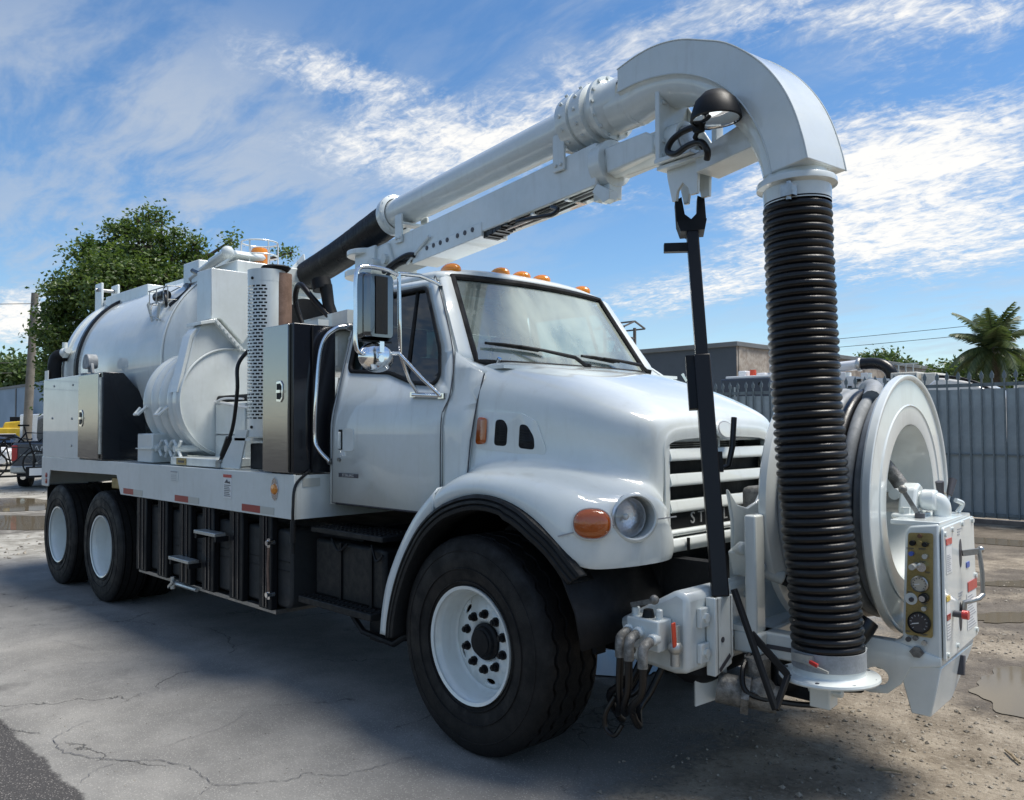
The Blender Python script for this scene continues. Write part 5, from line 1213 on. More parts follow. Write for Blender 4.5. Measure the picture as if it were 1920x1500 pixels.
# support pole
pb = Vector((1.13, -.635, .88)); pt = Vector((.855, -.425, 2.78))
pa_ = (pt - pb).normalized(); side = Vector((.8, .6, 0)); side = (side - pa_ * side.dot(pa_)).normalized()
def pole_pt(t, a=0, b=0): return pb + (pt - pb) * t + side * a + pa_.cross(side) * b
pole = M().bar(pole_pt(0), pole_pt(.60), .078, .078, side).build('support_pole', 'pole_black', T, bevel=.006)
M().bar(pole_pt(.42), pole_pt(.955), .06, .06, side).build('pole_inner', 'pole_black', pole, bevel=.005)
M().bar(pole_pt(.895, -.02), pole_pt(.895, -.02) + Vector((-.10, -.08, 0)), .05, .045).build('pole_peg', 'black', pole, bevel=.003)
fk = M(); 
for sgn in (-1, 1):
    fk.prism([(sgn * .02, .93), (sgn * .055, .945), (sgn * .075, .965), (sgn * .075, 1.03), (sgn * .04, 1.04), (sgn * .03, .99), (0, .975), (0, .93)], pb, side, pa_ * (pt - pb).length, pa_.cross(side) * .07)
fk.prism([(-.06, .935), (.06, .935), (.075, .965), (-.075, .965)], pb - pa_.cross(side) * .035, side, pa_ * (pt - pb).length, pa_.cross(side) * .10)
fk.build('pole_fork', 'black', pole)
M().bar(pole_pt(.46, -.05), pole_pt(.60, -.05), .05, .06, side).build('pole_lock', 'black', pole, bevel=.003)
M().bar(pole_pt(.535, -.08), pole_pt(.555, -.10), .012, .012).build('lock_pin', 'chrome', pole)
M().tube([pole_pt(.31, .06), pole_pt(.315, .085), pole_pt(.36, .11), pole_pt(.435, .13)], .014, 10).build('pole_handle', 'hose_black', pole)
M().bar(pole_pt(.30, .045), pole_pt(.35, .045), .03, .03, side).build('handle_bracket', 'black', pole)
# ------------------------------------------------------------------ front bumper
bp = [(.70, .57), (1.02, .545), (1.10, .56), (1.10, .905), (1.04, .93), (.70, .745)]
bump = M().prism(bp, (0, -.86, 0), (1, 0, 0), (0, 0, 1), (0, 1.72, 0)).build('front_bumper', 'paint', T, bevel=.025)
sl = M()
dn = -pa_ * .0
sl.prism([(-.07, .885), (.055, .885), (.055, .565), (-.07, .535)], (1.155, -.635, 0), (0, 1, 0), (0, 0, 1), (-.02, 0, 0))
sl.prism([(-.085, .885), (-.055, .885), (-.055, .54), (-.085, .53)], (1.155, -.635, 0), (0, 1, 0), (0, 0, 1), (-.05, 0, 0)).prism([(.04, .885), (.07, .885), (.07, .60), (.04, .57)], (1.155, -.635, 0), (0, 1, 0), (0, 0, 1), (-.05, 0, 0))
sok = sl.build('pole_socket', 'paint', T, bevel=.005)
M().cyl((1.155, -.66, .69), (1.158, -.66, .69), .013, n=14).build('socket_hole', 'ink', sok)
M().bar((1.158, -.69, .555), (1.158, -.60, .61), .002, .02).build('socket_slot', 'ink', sok)
for y, z in ((-.755, .80), (-.755, .64)):
    lg = M().bx(1.10, 1.125, y - .035, y + .035, z - .045, z + .045).build('socket_lug', 'paint', T, bevel=.006)
    M().cyl((1.125, y + .005, z), (1.137, y + .005, z), .022, n=6).build('lug_bolt', 'paint_frame', lg)
for y, z in ((-.52, .84), (-.50, .76), (-.48, .68), (-.36, .85), (-.30, .78)):
    M().cyl((1.10, y, z), (1.112, y, z), .016, n=6).build('bumper_bolt', 'paint_frame', bump)
# hydraulic valve on the bumper end
vv = M().bx(.84, 1.02, -.97, -.865, .66, .80).cyl((.86, -.92, .79), (.86, -.92, .84), .02, n=10).cyl((.99, -.92, .79), (.99, -.92, .845), .016, n=10).cyl((.83, -.90, .74), (.86, -.98, .735), .03, n=12).cyl((.92, -.95, .74), (.92, -1.0, .74), .026, n=12).cyl((1.0, -.95, .72), (1.0, -1.0, .72), .026, n=12).cyl((.82, -.93, .65), (.84, -.93, .7), .026, n=10).build('valve_block', 'paint', T, bevel=.008)
M().bar((.845, -.93, .845), (.98, -.95, .885), .02, .022).sph((.985, -.95, .89), .022, 10, 8).build('valve_lever', 'grease', vv)
M().cyl((.93, -.92, .80), (.93, -.92, .835), .03, .022, n=12).build('valve_knob', 'black', vv)
bv = M().cyl((1.06, -.90, .60), (1.06, -.90, .78), .022, n=12).sph((1.06, -.90, .68), .034, 12, 8).build('ball_valve', 'galv', T)
M().bar((1.075, -.925, .69), (1.075, -.935, .80), .026, .010).build('ball_valve_lever', 'orange_red', bv, bevel=.004)
M().bx(.62, .645, -.95, -.88, .58, .80).build('bumper_side_guard', 'under', T)
for j, (x0, y0, z0, bend) in enumerate(((.86, -1.0, .735, .27), (.925, -1.02, .735, .29), (1.0, -1.02, .715, .25), (.84, -.94, .64, .22))):
    h = M().tube(spline([(x0, y0, z0), (x0 + .01, y0 - .05, z0 - .02), (x0 + .015, y0 - .06, z0 - .10), (x0 - .0, y0 - .05, .50), (x0 - .02 - .03 * j, y0 - .02, .41), (x0 - .1, y0 + .06, bend + .06), (x0 - .16, y0 + .14, bend + .10), (x0 - .14, y0 + .2, .42), (x0 - .1, y0 + .26, .55)], 8), .017, 10).build('hydraulic_hose', 'hose_black', T)
    M().tube(spline([(x0, y0 + .01, z0), (x0 + .01, y0 - .05, z0 - .02), (x0 + .0145, y0 - .06, z0 - .10)], 6), .023, 10).build('hose_ferrule', 'grease', h)
M().tube(spline([(.78, -.98, .42), (.74, -1.0, .34), (.74, -1.0, .27), (.79, -1.0, .25), (.82, -.98, .30)], 8), .012, 8).build('hose_loop', 'hose_black', T)
M().lathe([(.0, 0), (.10, .0), (.12, .02), (.12, .06), (.06, .10), (.0, .11)], (.98, -.60, .55), (.1, -.2, -1), 24).build('bumper_boss', 'under', T)
M().prism([(-.02, .575), (.12, .60), (.14, .54), (.14, .40), (-.02, .36)], (1.02, -.66, 0), (.55, .83, 0), (0, 0, 1), (.012, -.008, 0)).build('skid_plate', 'paint', T)
wp = M().cyl((1.10, -.62, .455), (1.20, -.57, .44), .07, n=24).cyl((1.20, -.57, .44), (1.23, -.555, .436), .095, n=6).cyl((1.23, -.555, .436), (1.34, -.50, .42), .062, n=20).cyl((1.24, -.5, .50), (1.24, -.5, .60), .06, n=16).sph((1.27, -.53, .45), .075, 12, 8).build('water_valve', 'grease', T)
M().tube(spline([(1.20, -.5, .60), (1.22, -.6, .55), (1.26, -.62, .46), (1.40, -.5, .42), (1.55, -.4, .42)], 7), .013, 8).build('valve_cable', 'hose_black', T)
M().bx(1.25, 1.52, -.42, -.30, .42, .56).cyl((1.3, -.45, .5), (1.6, -.2, .5), .055, n=14).cyl((1.52, -.40, .54), (1.52, -.40, .64), .03, n=10).build('swivel_motor', 'under', T, bevel=.01)
vb = M().bar((1.30, -.80, .96), (1.50, -.82, .49), .026, .022).bar((1.50, -.82, .49), (1.50, -.71, .61), .024, .022).bar((1.50, -.71, .61), (1.375, -.79, .78), .024, .03).build('tow_bar', 'black', T, bevel=.004)
# cradle for the boom behind the pole
M().prism([(-.16, 1.02), (.10, 1.02), (.10, 1.22), (.15, 1.26), (.20, 1.34), (.16, 1.36), (.08, 1.28), (-.02, 1.255), (-.12, 1.28), (-.20, 1.36), (-.16, 1.20)], (1.02, -.20, 0), (0, 1, 0), (0, 0, 1), (.02, 0, 0)).bx(1.0, 1.04, -.34, -.12, .80, 1.02).cyl((1.02, .02, 1.36), (1.06, .02, 1.36), .018, n=10).build('boom_cradle', 'paint', T, bevel=.006)
M().obx((1.10, -.36, 1.02), (.10, .12, .13), Matrix.Rotation(R(20), 3, 'X')).cyl((1.10, -.35, .99), (1.25, -.25, .93), .035, n=14).cyl((1.08, -.40, 1.06), (1.14, -.43, 1.08), .03, n=10).build('hydraulic_motor', 'paint_frame', T, bevel=.01)
M().tube(spline([(1.24, -.26, .93), (1.33, -.18, .86), (1.36, -.12, .76)], 5), .028, 10).build('motor_hose', 'hose_black', T)
M().bx(.9, 1.02, -.05, .35, .95, 1.35).cyl((.95, .1, 1.08), (1.06, .1, 1.08), .1, n=20).build('reel_gearbox', 'grease', T, bevel=.03)
# ------------------------------------------------------------------ hose reel (frame turned slightly outwards)
RM = Matrix.Translation((1.60, .28, 0)) @ Matrix.Rotation(R(4), 4, 'Z') @ Matrix.Translation((-1.60, -.28, 0))
def K(): return M(RM)
RC = (0, .27, 1.285)
fl1 = K().lathe([(.386, 1.648), (.390, 1.662), (.396, 1.664), (.50, 1.661), (.612, 1.658), (.616, 1.668), (.622, 1.671), (.634, 1.671), (.638, 1.667), (.638, 1.636), (.632, 1.626), (.600, 1.634), (.45, 1.640), (.386, 1.640)], RC, (1, 0, 0), 96)
reel = fl1.build('hose_reel', 'gloss_white', T, smooth=30)
K().lathe([(.478, 1.660), (.485, 1.667), (.492, 1.660)], RC, (1, 0, 0), 96).build('flange_ridge', 'gloss_white', reel)
K().lathe([(.387, 1.66), (.37, 1.60), (.335, 1.45), (.32, 1.25), (.0, 1.24)], RC, (1, 0, 0), 72).build('reel_drum', 'gloss_white', reel, smooth=40)
K().lathe([(.30, 1.20), (.5, 1.19), (.60, 1.175), (.635, 1.15), (.645, 1.16), (.64, 1.19), (.60, 1.215), (.3, 1.225)], RC, (1, 0, 0), 96).build('rear_flange', 'gloss_white', reel, smooth=40)
def wrap(x, r, rr, mt, nm='wound_hose'):
    K().tube([(x + .004 * math.sin(3 * a), RC[1] + r * math.cos(a), RC[2] + r * math.sin(a)) for a in [2 * PI * k / 72 for k in range(72)]], rr, 12, closed=True).build(nm, mt, reel)
for k in range(7): wrap(1.255 + k * .055, .43, .03, 'hose_grey')
for k, x in enumerate((1.25, 1.31, 1.43, 1.50, 1.56)): wrap(x, .49 + (.01 if k % 2 else 0), .031, ('hose_grey', 'hose_grey', 'hose_black', 'hose_grey', 'hose_grey')[k])
wrap(1.245, .55, .034, 'hose_grey'); wrap(1.53, .545, .03, 'hose_grey'); wrap(1.47, .55, .03, 'hose_black'); wrap(1.595, .545, .030, 'hose_grey'); wrap(1.41, .545, .031, 'hose_grey'); wrap(1.35, .55, .031, 'hose_grey'); wrap(1.30, .545, .031, 'hose_grey')
K().tube(spline([(1.42, .35, 1.84), (1.47, .27, 1.865), (1.52, .18, 1.85), (1.55, .05, 1.80)], 6), .045, 12).build('hose_end', 'hose_grey', reel)
K().cyl((1.10, .27, 1.285), (1.80, .27, 1.285), .05, n=20).build('reel_axle', 'steel', reel)
K().tube(spline([(1.46, .36, 1.60), (1.50, .33, 1.50), (1.58, .31, 1.40), (1.62, .31, 1.33)], 6), .036, 12).build('feed_pipe', 'grease', reel)
K().bx(1.58, 1.72, .22, .36, 1.315, 1.345).cyl((1.60, .20, 1.33), (1.60, .38, 1.33), .028, n=12).build('feed_clamp', 'paint', reel)
# stand of the reel
sf = K()
sf.bx(1.12, 1.18, -.46, -.36, .68, 1.25).bx(1.10, 1.16, .9, 1.0, .68, 1.25).bx(1.06, 1.20, -.46, 1.0, .60, .70).bx(1.06, 1.50, -.40, -.30, .58, .70).bx(1.45, 1.72, -.19, -.12, .58, .70).bx(1.06, 1.50, .84, .94, .58, .70).bx(1.62, 1.80, -.18, .40, .56, .60)
rs = sf.build('reel_stand', 'paint', T, bevel=.01)
K().bx(1.20, 1.36, -.404, -.3995, .625, .645).build('stand_slot', 'ink', rs)
K().bx(1.03, 1.14, -.46, -.30, .70, .725).bx(1.03, 1.14, -.44, -.32, .66, .68).build('swivel_plate', 'paint', T)
K().prism([(1.30, .70), (1.70, .66), (1.74, 1.16), (1.64, 1.16), (1.60, .80), (1.45, .75)], (0, .85, 0), (1, 0, 0), (0, 0, 1), (0, .02, 0)).build('stand_gusset', 'paint', T)
hs_ = [(1.38, .60), (1.46, .52), (1.52, .475), (1.60, .455), (1.68, .465), (1.74, .52), (1.78, .60), (1.905, .625), (1.905, .66), (1.74, .70), (1.38, .72)]
hh = [(1.635 + .05 * math.cos(2 * PI * k / 24), .535 + .04 * math.sin(2 * PI * k / 24)) for k in range(24)]
finish('tow_bracket', flat_fill([hs_, hh], (), lambda x, z: tuple(RM @ Vector((x, -.207, z)))), 'paint', T, 30, .003, .015)
K().bx(1.44, 1.53, -.50, -.40, .43, .56).cyl((1.42, -.45, .50), (1.57, -.45, .50), .022, n=6).build('bracket_clevis', 'paint', T, bevel=.006)
# control console
cp = [(1.765, 1.20), (1.785, 1.225), (1.905, 1.24), (1.905, .63), (1.90, .615), (1.70, .62), (1.70, .70), (1.745, .72)]
con = K().prism(cp, (0, -.20, 0), (1, 0, 0), (0, 0, 1), (0, .56, 0)).build('control_console', 'paint', T, bevel=.010)
K().prism(rounded([(-.195, .645), (.37, .66), (.33, 1.235), (-.195, 1.225)], .02, 3), (1.910, 0, 0), (0, 1, 0), (0, 0, 1), (.012, 0, 0)).build('console_door', 'gloss_white', con, bevel=.003)
for y, z in ((-.17, 1.195), (-.05, 1.205), (.12, 1.215), (.30, 1.215), (-.16, .67), (.34, .69), (.0, .68), (.34, .95)):
    p = RM @ Vector((1.922, y, z)); M().cyl(p, p + Vector((.008, 0, 0)), .012, n=10).build('door_screw', 'paint_frame', con)
ga = K().prism(rounded([(1.783, 1.195), (1.885, 1.20), (1.875, .745), (1.762, .745)], .012, 3), (0, -.2105, 0), (1, 0, 0), (0, 0, 1), (0, -.003, 0)).build('gauge_panel', 'brass', con)
def dial(x, z, r, face, bez, nm='gauge', needle=True):
    o = K().lathe([(r, 0), (r, .012), (r * .88, .016), (r * .86, .010)], (x, -.2137, z), (0, -1, 0), 32).build(nm, bez, ga)
    K().lathe([(r * .87, .010), (0, .0101)], (x, -.2137, z), (0, -1, 0), 32).build('gauge_face', face, o)
    if needle:
        K().bar((x, -.2245, z), (x - r * .6, -.2245, z - r * .15), .004, .003, (0, 1, 0)).build('gauge_needle', 'label', o)
        tk = K()
        for k in range(11):
            a = R(225 - 27 * k); tk.bar((x + r * .62 * math.cos(a), -.2242, z + r * .62 * math.sin(a)), (x + r * .78 * math.cos(a), -.2242, z + r * .78 * math.sin(a)), .003, .002, (0, 1, 0))
        tk.build('gauge_ticks', 'ink' if face == 'dial' else 'ink_grey', o)
    return o
dial(1.822, .805, .047, 'dial_dark', 'plastic')
dial(1.828, .975, .036, 'dial', 'steel')
wpl = K().cyl((1.79, -.2137, .905), (1.79, -.2165, .905), .026, n=24).build('switch_plate', 'paint', ga)
K().cyl((1.793, -.2165, .903), (1.793, -.228, .903), .010, n=12).build('switch', 'ink', wpl)
for x, z, r, mt, ln in ((1.815, 1.055, .013, 'galv', .075), (1.842, 1.052, .020, 'chrome', .03), (1.846, .918, .020, 'plastic', .03), (1.846, .918, .013, 'chrome', .045), (1.845, .87, .010, 'galv', .02), (1.803, 1.152, .012, 'black', .02), (1.797, 1.105, .010, 'blue', .02), (1.832, 1.155, .011, 'brass', .02), (1.854, 1.15, .011, 'plastic', .02), (1.853, 1.098, .011, 'galv', .02), (1.832, 1.185, .009, 'brown_knob', .012)):
    K().cyl((x, -.2137, z), (x, -.2137 - ln, z), r, n=16).build('panel_knob', mt, ga)
pt_ = K()
for x, z, l in ((1.79, 1.128, .03), (1.84, 1.13, .03), (1.84, 1.075, .025), (1.86, 1.03, .02), (1.785, .935, .02), (1.845, .893, .025), (1.775, .762, .02), (1.84, .757, .03), (1.862, 1.155, .016)):
    pt_.bx(x - l / 2, x + l / 2, -.2146, -.2137, z - .002, z + .001); pt_.bx(x - l / 2, x + l * .3, -.2146, -.2137, z - .006, z - .004)
pt_.build('panel_print', 'ink', ga)
for x, z, mt in ((1.775, .725, 'ink'), (1.84, .72, 'steel'), (1.805, .735, 'grease')):
    K().cyl((x, -.21, z), (x, -.222, z), .011, n=12).build('console_plug', mt, con)
K().prism([(-.03, 0), (-.012, .022), (.012, .022), (.03, 0), (.012, -.022), (-.012, -.022)], (1.81, -.2105, .675), (1, 0, 0), (0, 0, 1), (0, -.014, 0)).build('console_port', 'grease', con)
# front-face slots, cranks and stickers
def slot(y, z, h):
    K().prism([(y + .022 * math.cos(2 * PI * k / 20), z + h * math.sin(2 * PI * k / 20)) for k in range(20)], (1.9225, 0, 0), (0, 1, 0), (0, 0, 1), (.0015, 0, 0)).build('door_slot', 'ink', con)
slot(.075, 1.085, .065); slot(.055, .80, .065)
K().bar((1.93, .075, 1.085), (1.99, .12, 1.095), .012, .026).tube([(1.99, .12, 1.10), (2.0, .12, 1.0), (2.0, .125, .90)], .010, 8).tube([(2.0, .125, .90), (1.99, .09, .885), (1.94, .06, .865), (1.93, .055, .80)], .012, 8).sph((1.99, .145, 1.10), .016, 8, 6).build('reel_crank', 'steel', T)
K().cyl((1.925, -.07, .835), (1.96, -.07, .835), .015, n=12).build('console_knob', 'ink', con)
K().cyl((1.96, -.07, .835), (1.985, -.07, .835), .020, n=12).build('knob_cap', 'red', con)
for nm, mt, y0, y1, z0, z1 in (('sticker_header', 'red', -.165, -.075, 1.145, 1.172), ('sticker', 'label', -.165, -.075, 1.02, 1.143), ('sticker', 'label', -.175, -.12, .735, .90), ('sticker_header', 'yellow', -.175, -.12, .902, .925), ('sticker_header', 'red_dull', -.175, -.12, .82, .845), ('sticker', 'label', .17, .34, .715, .885), ('sticker_header', 'red', .19, .355, .89, .935), ('sticker_header', 'blue', .17, .225, 1.005, 1.03)):
    xo = .0018 if nm == 'sticker' else .0036
    K().bx(1.922 + .001, 1.922 + xo, y0, y1, z0, z1).build(nm, mt, con)
pt_ = K()
for k in range(9): pt_.bx(1.9241, 1.9252, -.155, -.09 - (k % 3) * .012, 1.03 + k * .0085, 1.0325 + k * .0085)
for k in range(12): pt_.bx(1.9241, 1.9252, .185, .325 - (k % 4) * .02, .725 + k * .013, .7285 + k * .013)
for k in range(6): pt_.bx(1.9241, 1.9252, -.17, -.125, .74 + k * .012, .743 + k * .012)
for y, z in ((.06, 1.17), (.06, .88)):
    for k in range(3): pt_.bx(1.9226, 1.9236, y - .03, y + .01 + k * .012, z + k * .012, z + k * .012 + .005)
pt_.build('sticker_print', 'ink_grey', con)
# console leg
K().loft([[Vector((1.72, -.20, .62)), Vector((1.905, -.20, .62)), Vector((1.905, .36, .62)), Vector((1.72, .36, .62))], [Vector((1.775, -.195, .395)), Vector((1.855, -.195, .395)), Vector((1.88, .05, .42)), Vector((1.80, .05, .42))]]).build('console_foot', 'paint', T, bevel=.006)
K().obx((1.905, .12, .565), (.03, .03, .09), Matrix.Rotation(R(-12), 3, 'X')).build('foot_plug', 'ink', T, bevel=.004)
# bearing block, union and levers on top of the console
tb_ = K().bx(1.70, 1.905, -.19, .34, 1.225, 1.247).build('console_top', 'paint', T, bevel=.004)
K().prism([(.0, 1.25), (.20, 1.25), (.19, 1.30), (.155, 1.375), (.10, 1.40), (.045, 1.375), (.01, 1.30)], (1.68, -.02, 0), (0, 1, 0), (0, 0, 1), (.075, 0, 0)).bx(1.66, 1.79, -.06, .24, 1.235, 1.262).cyl((1.76, .08, 1.32), (1.83, .08, 1.32), .05, n=20).build('bearing_block', 'paint', T, bevel=.012)
for y in (-.03, .21): K().cyl((1.72, y, 1.26), (1.72, y, 1.29), .022, n=6).build('bearing_bolt', 'paint_frame', T)
K().cyl((1.72, .08, 1.32), (1.80, .09, 1.32), .040, n=20).tube(spline([(1.79, .09, 1.32), (1.825, .10, 1.315), (1.84, .105, 1.29), (1.84, .105, 1.24)], 6), .040, 16).cyl((1.795, .09, 1.32), (1.803, .092, 1.32), .047, n=20).build('swivel_union', 'paint', T)
lv = K().bar((1.79, -.06, 1.25), (1.73, -.10, 1.375), .014, .018).sph((1.73, -.10, 1.378), .02, 10, 8).build('reel_lever', 'grease', T)
K().cyl((1.79, -.06, 1.245), (1.79, -.06, 1.268), .022, n=12).build('lever_boot', 'ink', lv)
for (y0, x1, y1) in ((.27, 1.80, .235), (.32, 1.81, .42)):
    a = Vector((1.80, y0, 1.24)); b = Vector((x1, y1, 1.39))
    l_ = K().tube([a, b], .008, 8).build('control_lever', 'galv', T)
    K().tube([a.lerp(b, .55), a.lerp(b, 1.06)], [.014, .020], 10).build('lever_grip', 'ink', l_)
K().tube([(1.80, .29 + .055 * math.cos(a), 1.29 + .055 * math.sin(a)) for a in [2 * PI * k / 24 for k in range(24)]], .007, 6, closed=True).build('lever_guard', 'galv', T)
K().tube(spline([(1.86, .30, 1.25), (1.88, .31, 1.29), (1.86, .27, 1.31)], 5), .012, 8).build('lever_loop', 'paint', T)
K().tube(spline([(1.40, -.18, .82), (1.46, -.22, .72), (1.55, -.25, .70), (1.6, -.2, .78)], 6), .05, 12).build('reel_supply_hose', 'hose_black', T)
K().bar((1.44, -.405, .715), (1.66, -.41, .70), .02, .012).build('stand_rod', 'paint', T)
# ------------------------------------------------------------------ steel fence behind
fz = thing('steel_fence', 'grey-blue sheet metal fence with spear-topped pickets behind the hose reel', 'fence', (0, 11.6, 0))
def slat_mesh():
    return M().prism([(-.091, 0), (-.078, -.016), (.072, -.016), (.085, 0), (.091, .004), (-.085, .006)], (0, .05, .10), (1, 0, 0), (0, 1, 0), (0, 0, 2.19))
def picket_mesh():
    return M().bx(-.012, .012, -.03, -.006, .12, 2.46).add([(-.028, -.03, 2.46), (.028, -.03, 2.46), (.028, -.006, 2.46), (-.028, -.006, 2.46), (-.032, -.03, 2.52), (.032, -.03, 2.52), (.032, -.006, 2.52), (-.032, -.006, 2.52), (0, -.018, 2.60)], [(0, 1, 2, 3), (0, 1, 5, 4), (1, 2, 6, 5), (2, 3, 7, 6), (3, 0, 4, 7), (4, 5, 8), (5, 6, 8), (6, 7, 8), (7, 4, 8)])
s0 = slat_mesh().build('slat', 'fence', fz, smooth=20); p0 = picket_mesh().build('picket', 'fence_dark', fz, smooth=0)
fr_ = random.Random(5)
for k in range(62):
    x = -9.3 + k * .178
    a = s0 if k == 0 else dup(s0, fz); a.location = (x + .089, fr_.uniform(-.004, .004), fr_.uniform(-.01, .01)); a.rotation_euler = (0, fr_.uniform(-.003, .003), fr_.uniform(-.03, .03))
    b = p0 if k == 0 else dup(p0, fz); b.location = (x, 0, fr_.uniform(-.008, .008)); b.rotation_euler = (0, fr_.uniform(-.006, .006), 0)
for z, h in ((2.36, .06), (1.17, .028), (.16, .05)):
    M().bx(-9.4, 1.9, -.005, .025, z - h / 2, z + h / 2).build('rail', 'fence_dark', fz)
for x in (-9.3, -6.1, -2.9, .3): M().bx(x - .04, x + .04, .06, .13, 0, 2.5).build('post', 'fence_dark', fz)
M().bx(-9.4, 1.9, -.04, .10, 0.0, .075).build('kerb', 'rust', fz)
# ------------------------------------------------------------------ buildings
bd = thing('flat_roof_building', 'dark grey flat-roofed block with weathered tan end wall behind the fence', 'building', (-13.83, 25, 0))
M().bx(-30, -.02, 0.02, 22, 0, 4.8).build('wall', 'wall_grey', bd)
M().bx(-.018, .012, 0.03, 22, 0, 4.8).build('end_wall', 'old_wall', bd)
M().bx(-30.1, .10, -.10, 22.1, 4.8, 4.99).build('parapet_cap', 'wall_cap', bd, bevel=.02)
for y in (.25, 4, 8, 12): M().bx(.012, .05, y - .12, y + .12, 0, 4.8).build('pilaster', 'old_wall', bd)
M().cyl((-.1, 3.2, 5.0), (-.1, 3.2, 6.4), .05, n=8).bx(-.18, -.02, 3.1, 3.3, 5.6, 6.0).build('roof_vent', 'rust', bd)
bb = thing('blue_warehouse', 'long pale blue rendered warehouse beyond the parked pickup', 'building', (-60, 8, 0))
M().bx(-40, 18, 0, 5, 0, 3.85).build('wall', 'wall_blue', bb)
M().bx(18.02, 21.5, -.6, 5, 0, 3.9).build('end_bay', 'wall_blue', bb)
M().bx(-40.1, 18.0, -.05, 5.1, 3.85, 3.98).build('roof_edge', 'wall_cap', bb)
for x in range(-34, 18, 6): M().bx(x - .06, x + .06, -.05, -.001, 0, 3.8).build('downpipe', 'wall_cap', bb)
# steel frame tower by the building
tw = thing('frame_tower', 'rusty open steel frame tower showing beside the windshield', 'tower', (-21.6, 27.55, 0))
for (x, y) in ((-.55, -.4), (.55, -.4), (-.55, .5), (.55, .5)): M().bar((x, y, 0), (x, y, 6.4), .11, .11).build('post', 'rust', tw)
for (a, b) in (((-.55, -.4), (.55, -.4)), ((-.55, .5), (.55, .5)), ((-.55, -.4), (-.55, .5)), ((.55, -.4), (.55, .5))):
    for z in (5.9, 4.2, 2.4): M().bar((a[0], a[1], z), (b[0], b[1], z), .07, .09).build('cross_beam', 'rust', tw)
    M().bar((a[0], a[1], 4.25), (b[0], b[1], 5.85), .05, .06).build('brace', 'rust', tw)
for a_, b_ in (((-.9, -.75, 6.35), (.9, -.75, 6.35)), ((-.9, .85, 6.35), (.9, .85, 6.35)), ((-.9, -.75, 6.35), (-.9, .05, 6.65)), ((-.9, .05, 6.65), (-.9, .85, 6.35)), ((.9, -.75, 6.35), (.9, .05, 6.65)), ((.9, .05, 6.65), (.9, .85, 6.35)), ((-.9, .05, 6.65), (.9, .05, 6.65))):
    M().bar(a_, b_, .06, .07).build('roof_bar', 'rust', tw)
# ------------------------------------------------------------------ vehicles behind the fence
v1 = thing('hopper_truck', 'dark navy hopper truck with orange beacon behind the fence pickets', 'truck', (-9.0, 17.66, 0), R(5))
M().bx(-.75, .72, -.5, 1.2, .6, 3.02).build('body', 'navy', v1, bevel=.03)
M().bx(-.62, .75, -.45, 1.1, 3.023, 3.10).build('top_deck', 'white_car', v1, bevel=.02)
M().cyl((.06, -.1, 3.10), (.06, -.1, 3.28), .09, n=16).build('beacon', 'orange_red', v1)
for bq in ((-.35, -.1, -.2, .2, 3.10, 3.26), (.5, .75, .0, .4, 3.10, 3.45), (.2, .48, -.2, .3, 3.10, 3.18)): M().bx(*bq).build('top_box', 'white_car', v1, bevel=.03)
M().cyl((1.35, .3, 2.45), (1.95, .3, 2.45), .62, n=28).cyl((1.0, .3, 2.45), (1.35, .3, 2.45), .35, .62, n=28).build('drum', 'white_car', v1)
for y in (-.35, .3): M().cyl((.45, -.505, 2.85), (.45, -.53, 2.85), .05, n=10).build('lamp', 'black', v1)
for x in (-.5, 1.6):
    M().cyl((x, -.5, .5), (x, -.2, .5), .5, n=24).build('wheel', 'rubber', v1)
M().bx(-.9, 2.4, -.1, .9, .55, .9).build('chassis', 'under', v1)
v2 = thing('parked_vacuum_truck', 'white vacuum truck with pipe and black hose bend behind fence', 'truck', (-6.4, 20.3, 0), 0)
M().cyl((-1.9, 0, 3.38), (-.6, 0, 3.46), .15, n=20).build('pipe', 'white_car', v2)
M().lathe([(.18, -.03), (.2, 0), (.2, .05), (.18, .08)], (-.65, 0, 3.457), (1, 0, .06), 20).build('pipe_flange', 'galv', v2)
M().tube(spline([(-.55, 0, 3.465), (-.25, 0, 3.47), (.05, 0, 3.40), (.26, .0, 3.2), (.30, .05, 2.9)], 7), .17, 16).build('hose_bend', 'hose_black', v2)
M().bx(.32, 1.05, -.2, .9, 2.2, 3.16).build('cream_box', 'cream', v2, bevel=.03)
M().bx(1.1, 1.5, -.1, .8, 2.2, 3.12).build('equipment_box', 'cream', v2, bevel=.03)
q = M()
for x in (.4, .6, .8): q.cyl((x, .2, 3.16), (x, .2, 3.42), .02, n=6)
q.bar((.3, .2, 3.42), (.95, .2, 3.42), .04, .04).build('guard_rail', 'galv', v2)
M().prism([(-1.7, 2.6), (-1.7, 3.1), (-.8, 3.12), (-.2, 3.05), (.3, 3.0), (.3, 2.4)], (0, -.2, 0), (1, 0, 0), (0, 0, 1), (0, 1.1, 0)).bx(-1.2, -.95, -.25, .2, 3.0, 3.25).bx(-.5, -.3, -.25, .1, 3.0, 3.2).build('deck_machinery', 'white_car', v2, bevel=.02)
q = M(); rr_ = random.Random(9)
for k in range(10): M().obx((rr_.uniform(-1.7, .2), -.24, rr_.uniform(2.6, 3.1)), (rr_.uniform(.05, .25), .1, rr_.uniform(.04, .10))).build('fitting', 'plastic', v2)
M().prism([(1.45, 2.2), (1.45, 2.75), (1.7, 2.95), (2.5, 2.8), (3.2, 2.4), (3.2, 1.2), (1.45, 1.2)], (0, -.6, 0), (1, 0, 0), (0, 0, 1), (0, 2.0, 0)).build('hood_panel', 'white_car', v2, bevel=.05)
M().bx(4.0, 4.3, .1, .5, 2.0, 3.0).bx(3.3, 4.0, .15, .5, 2.0, 2.8).build('stack_box', 'cream', v2, bevel=.06)
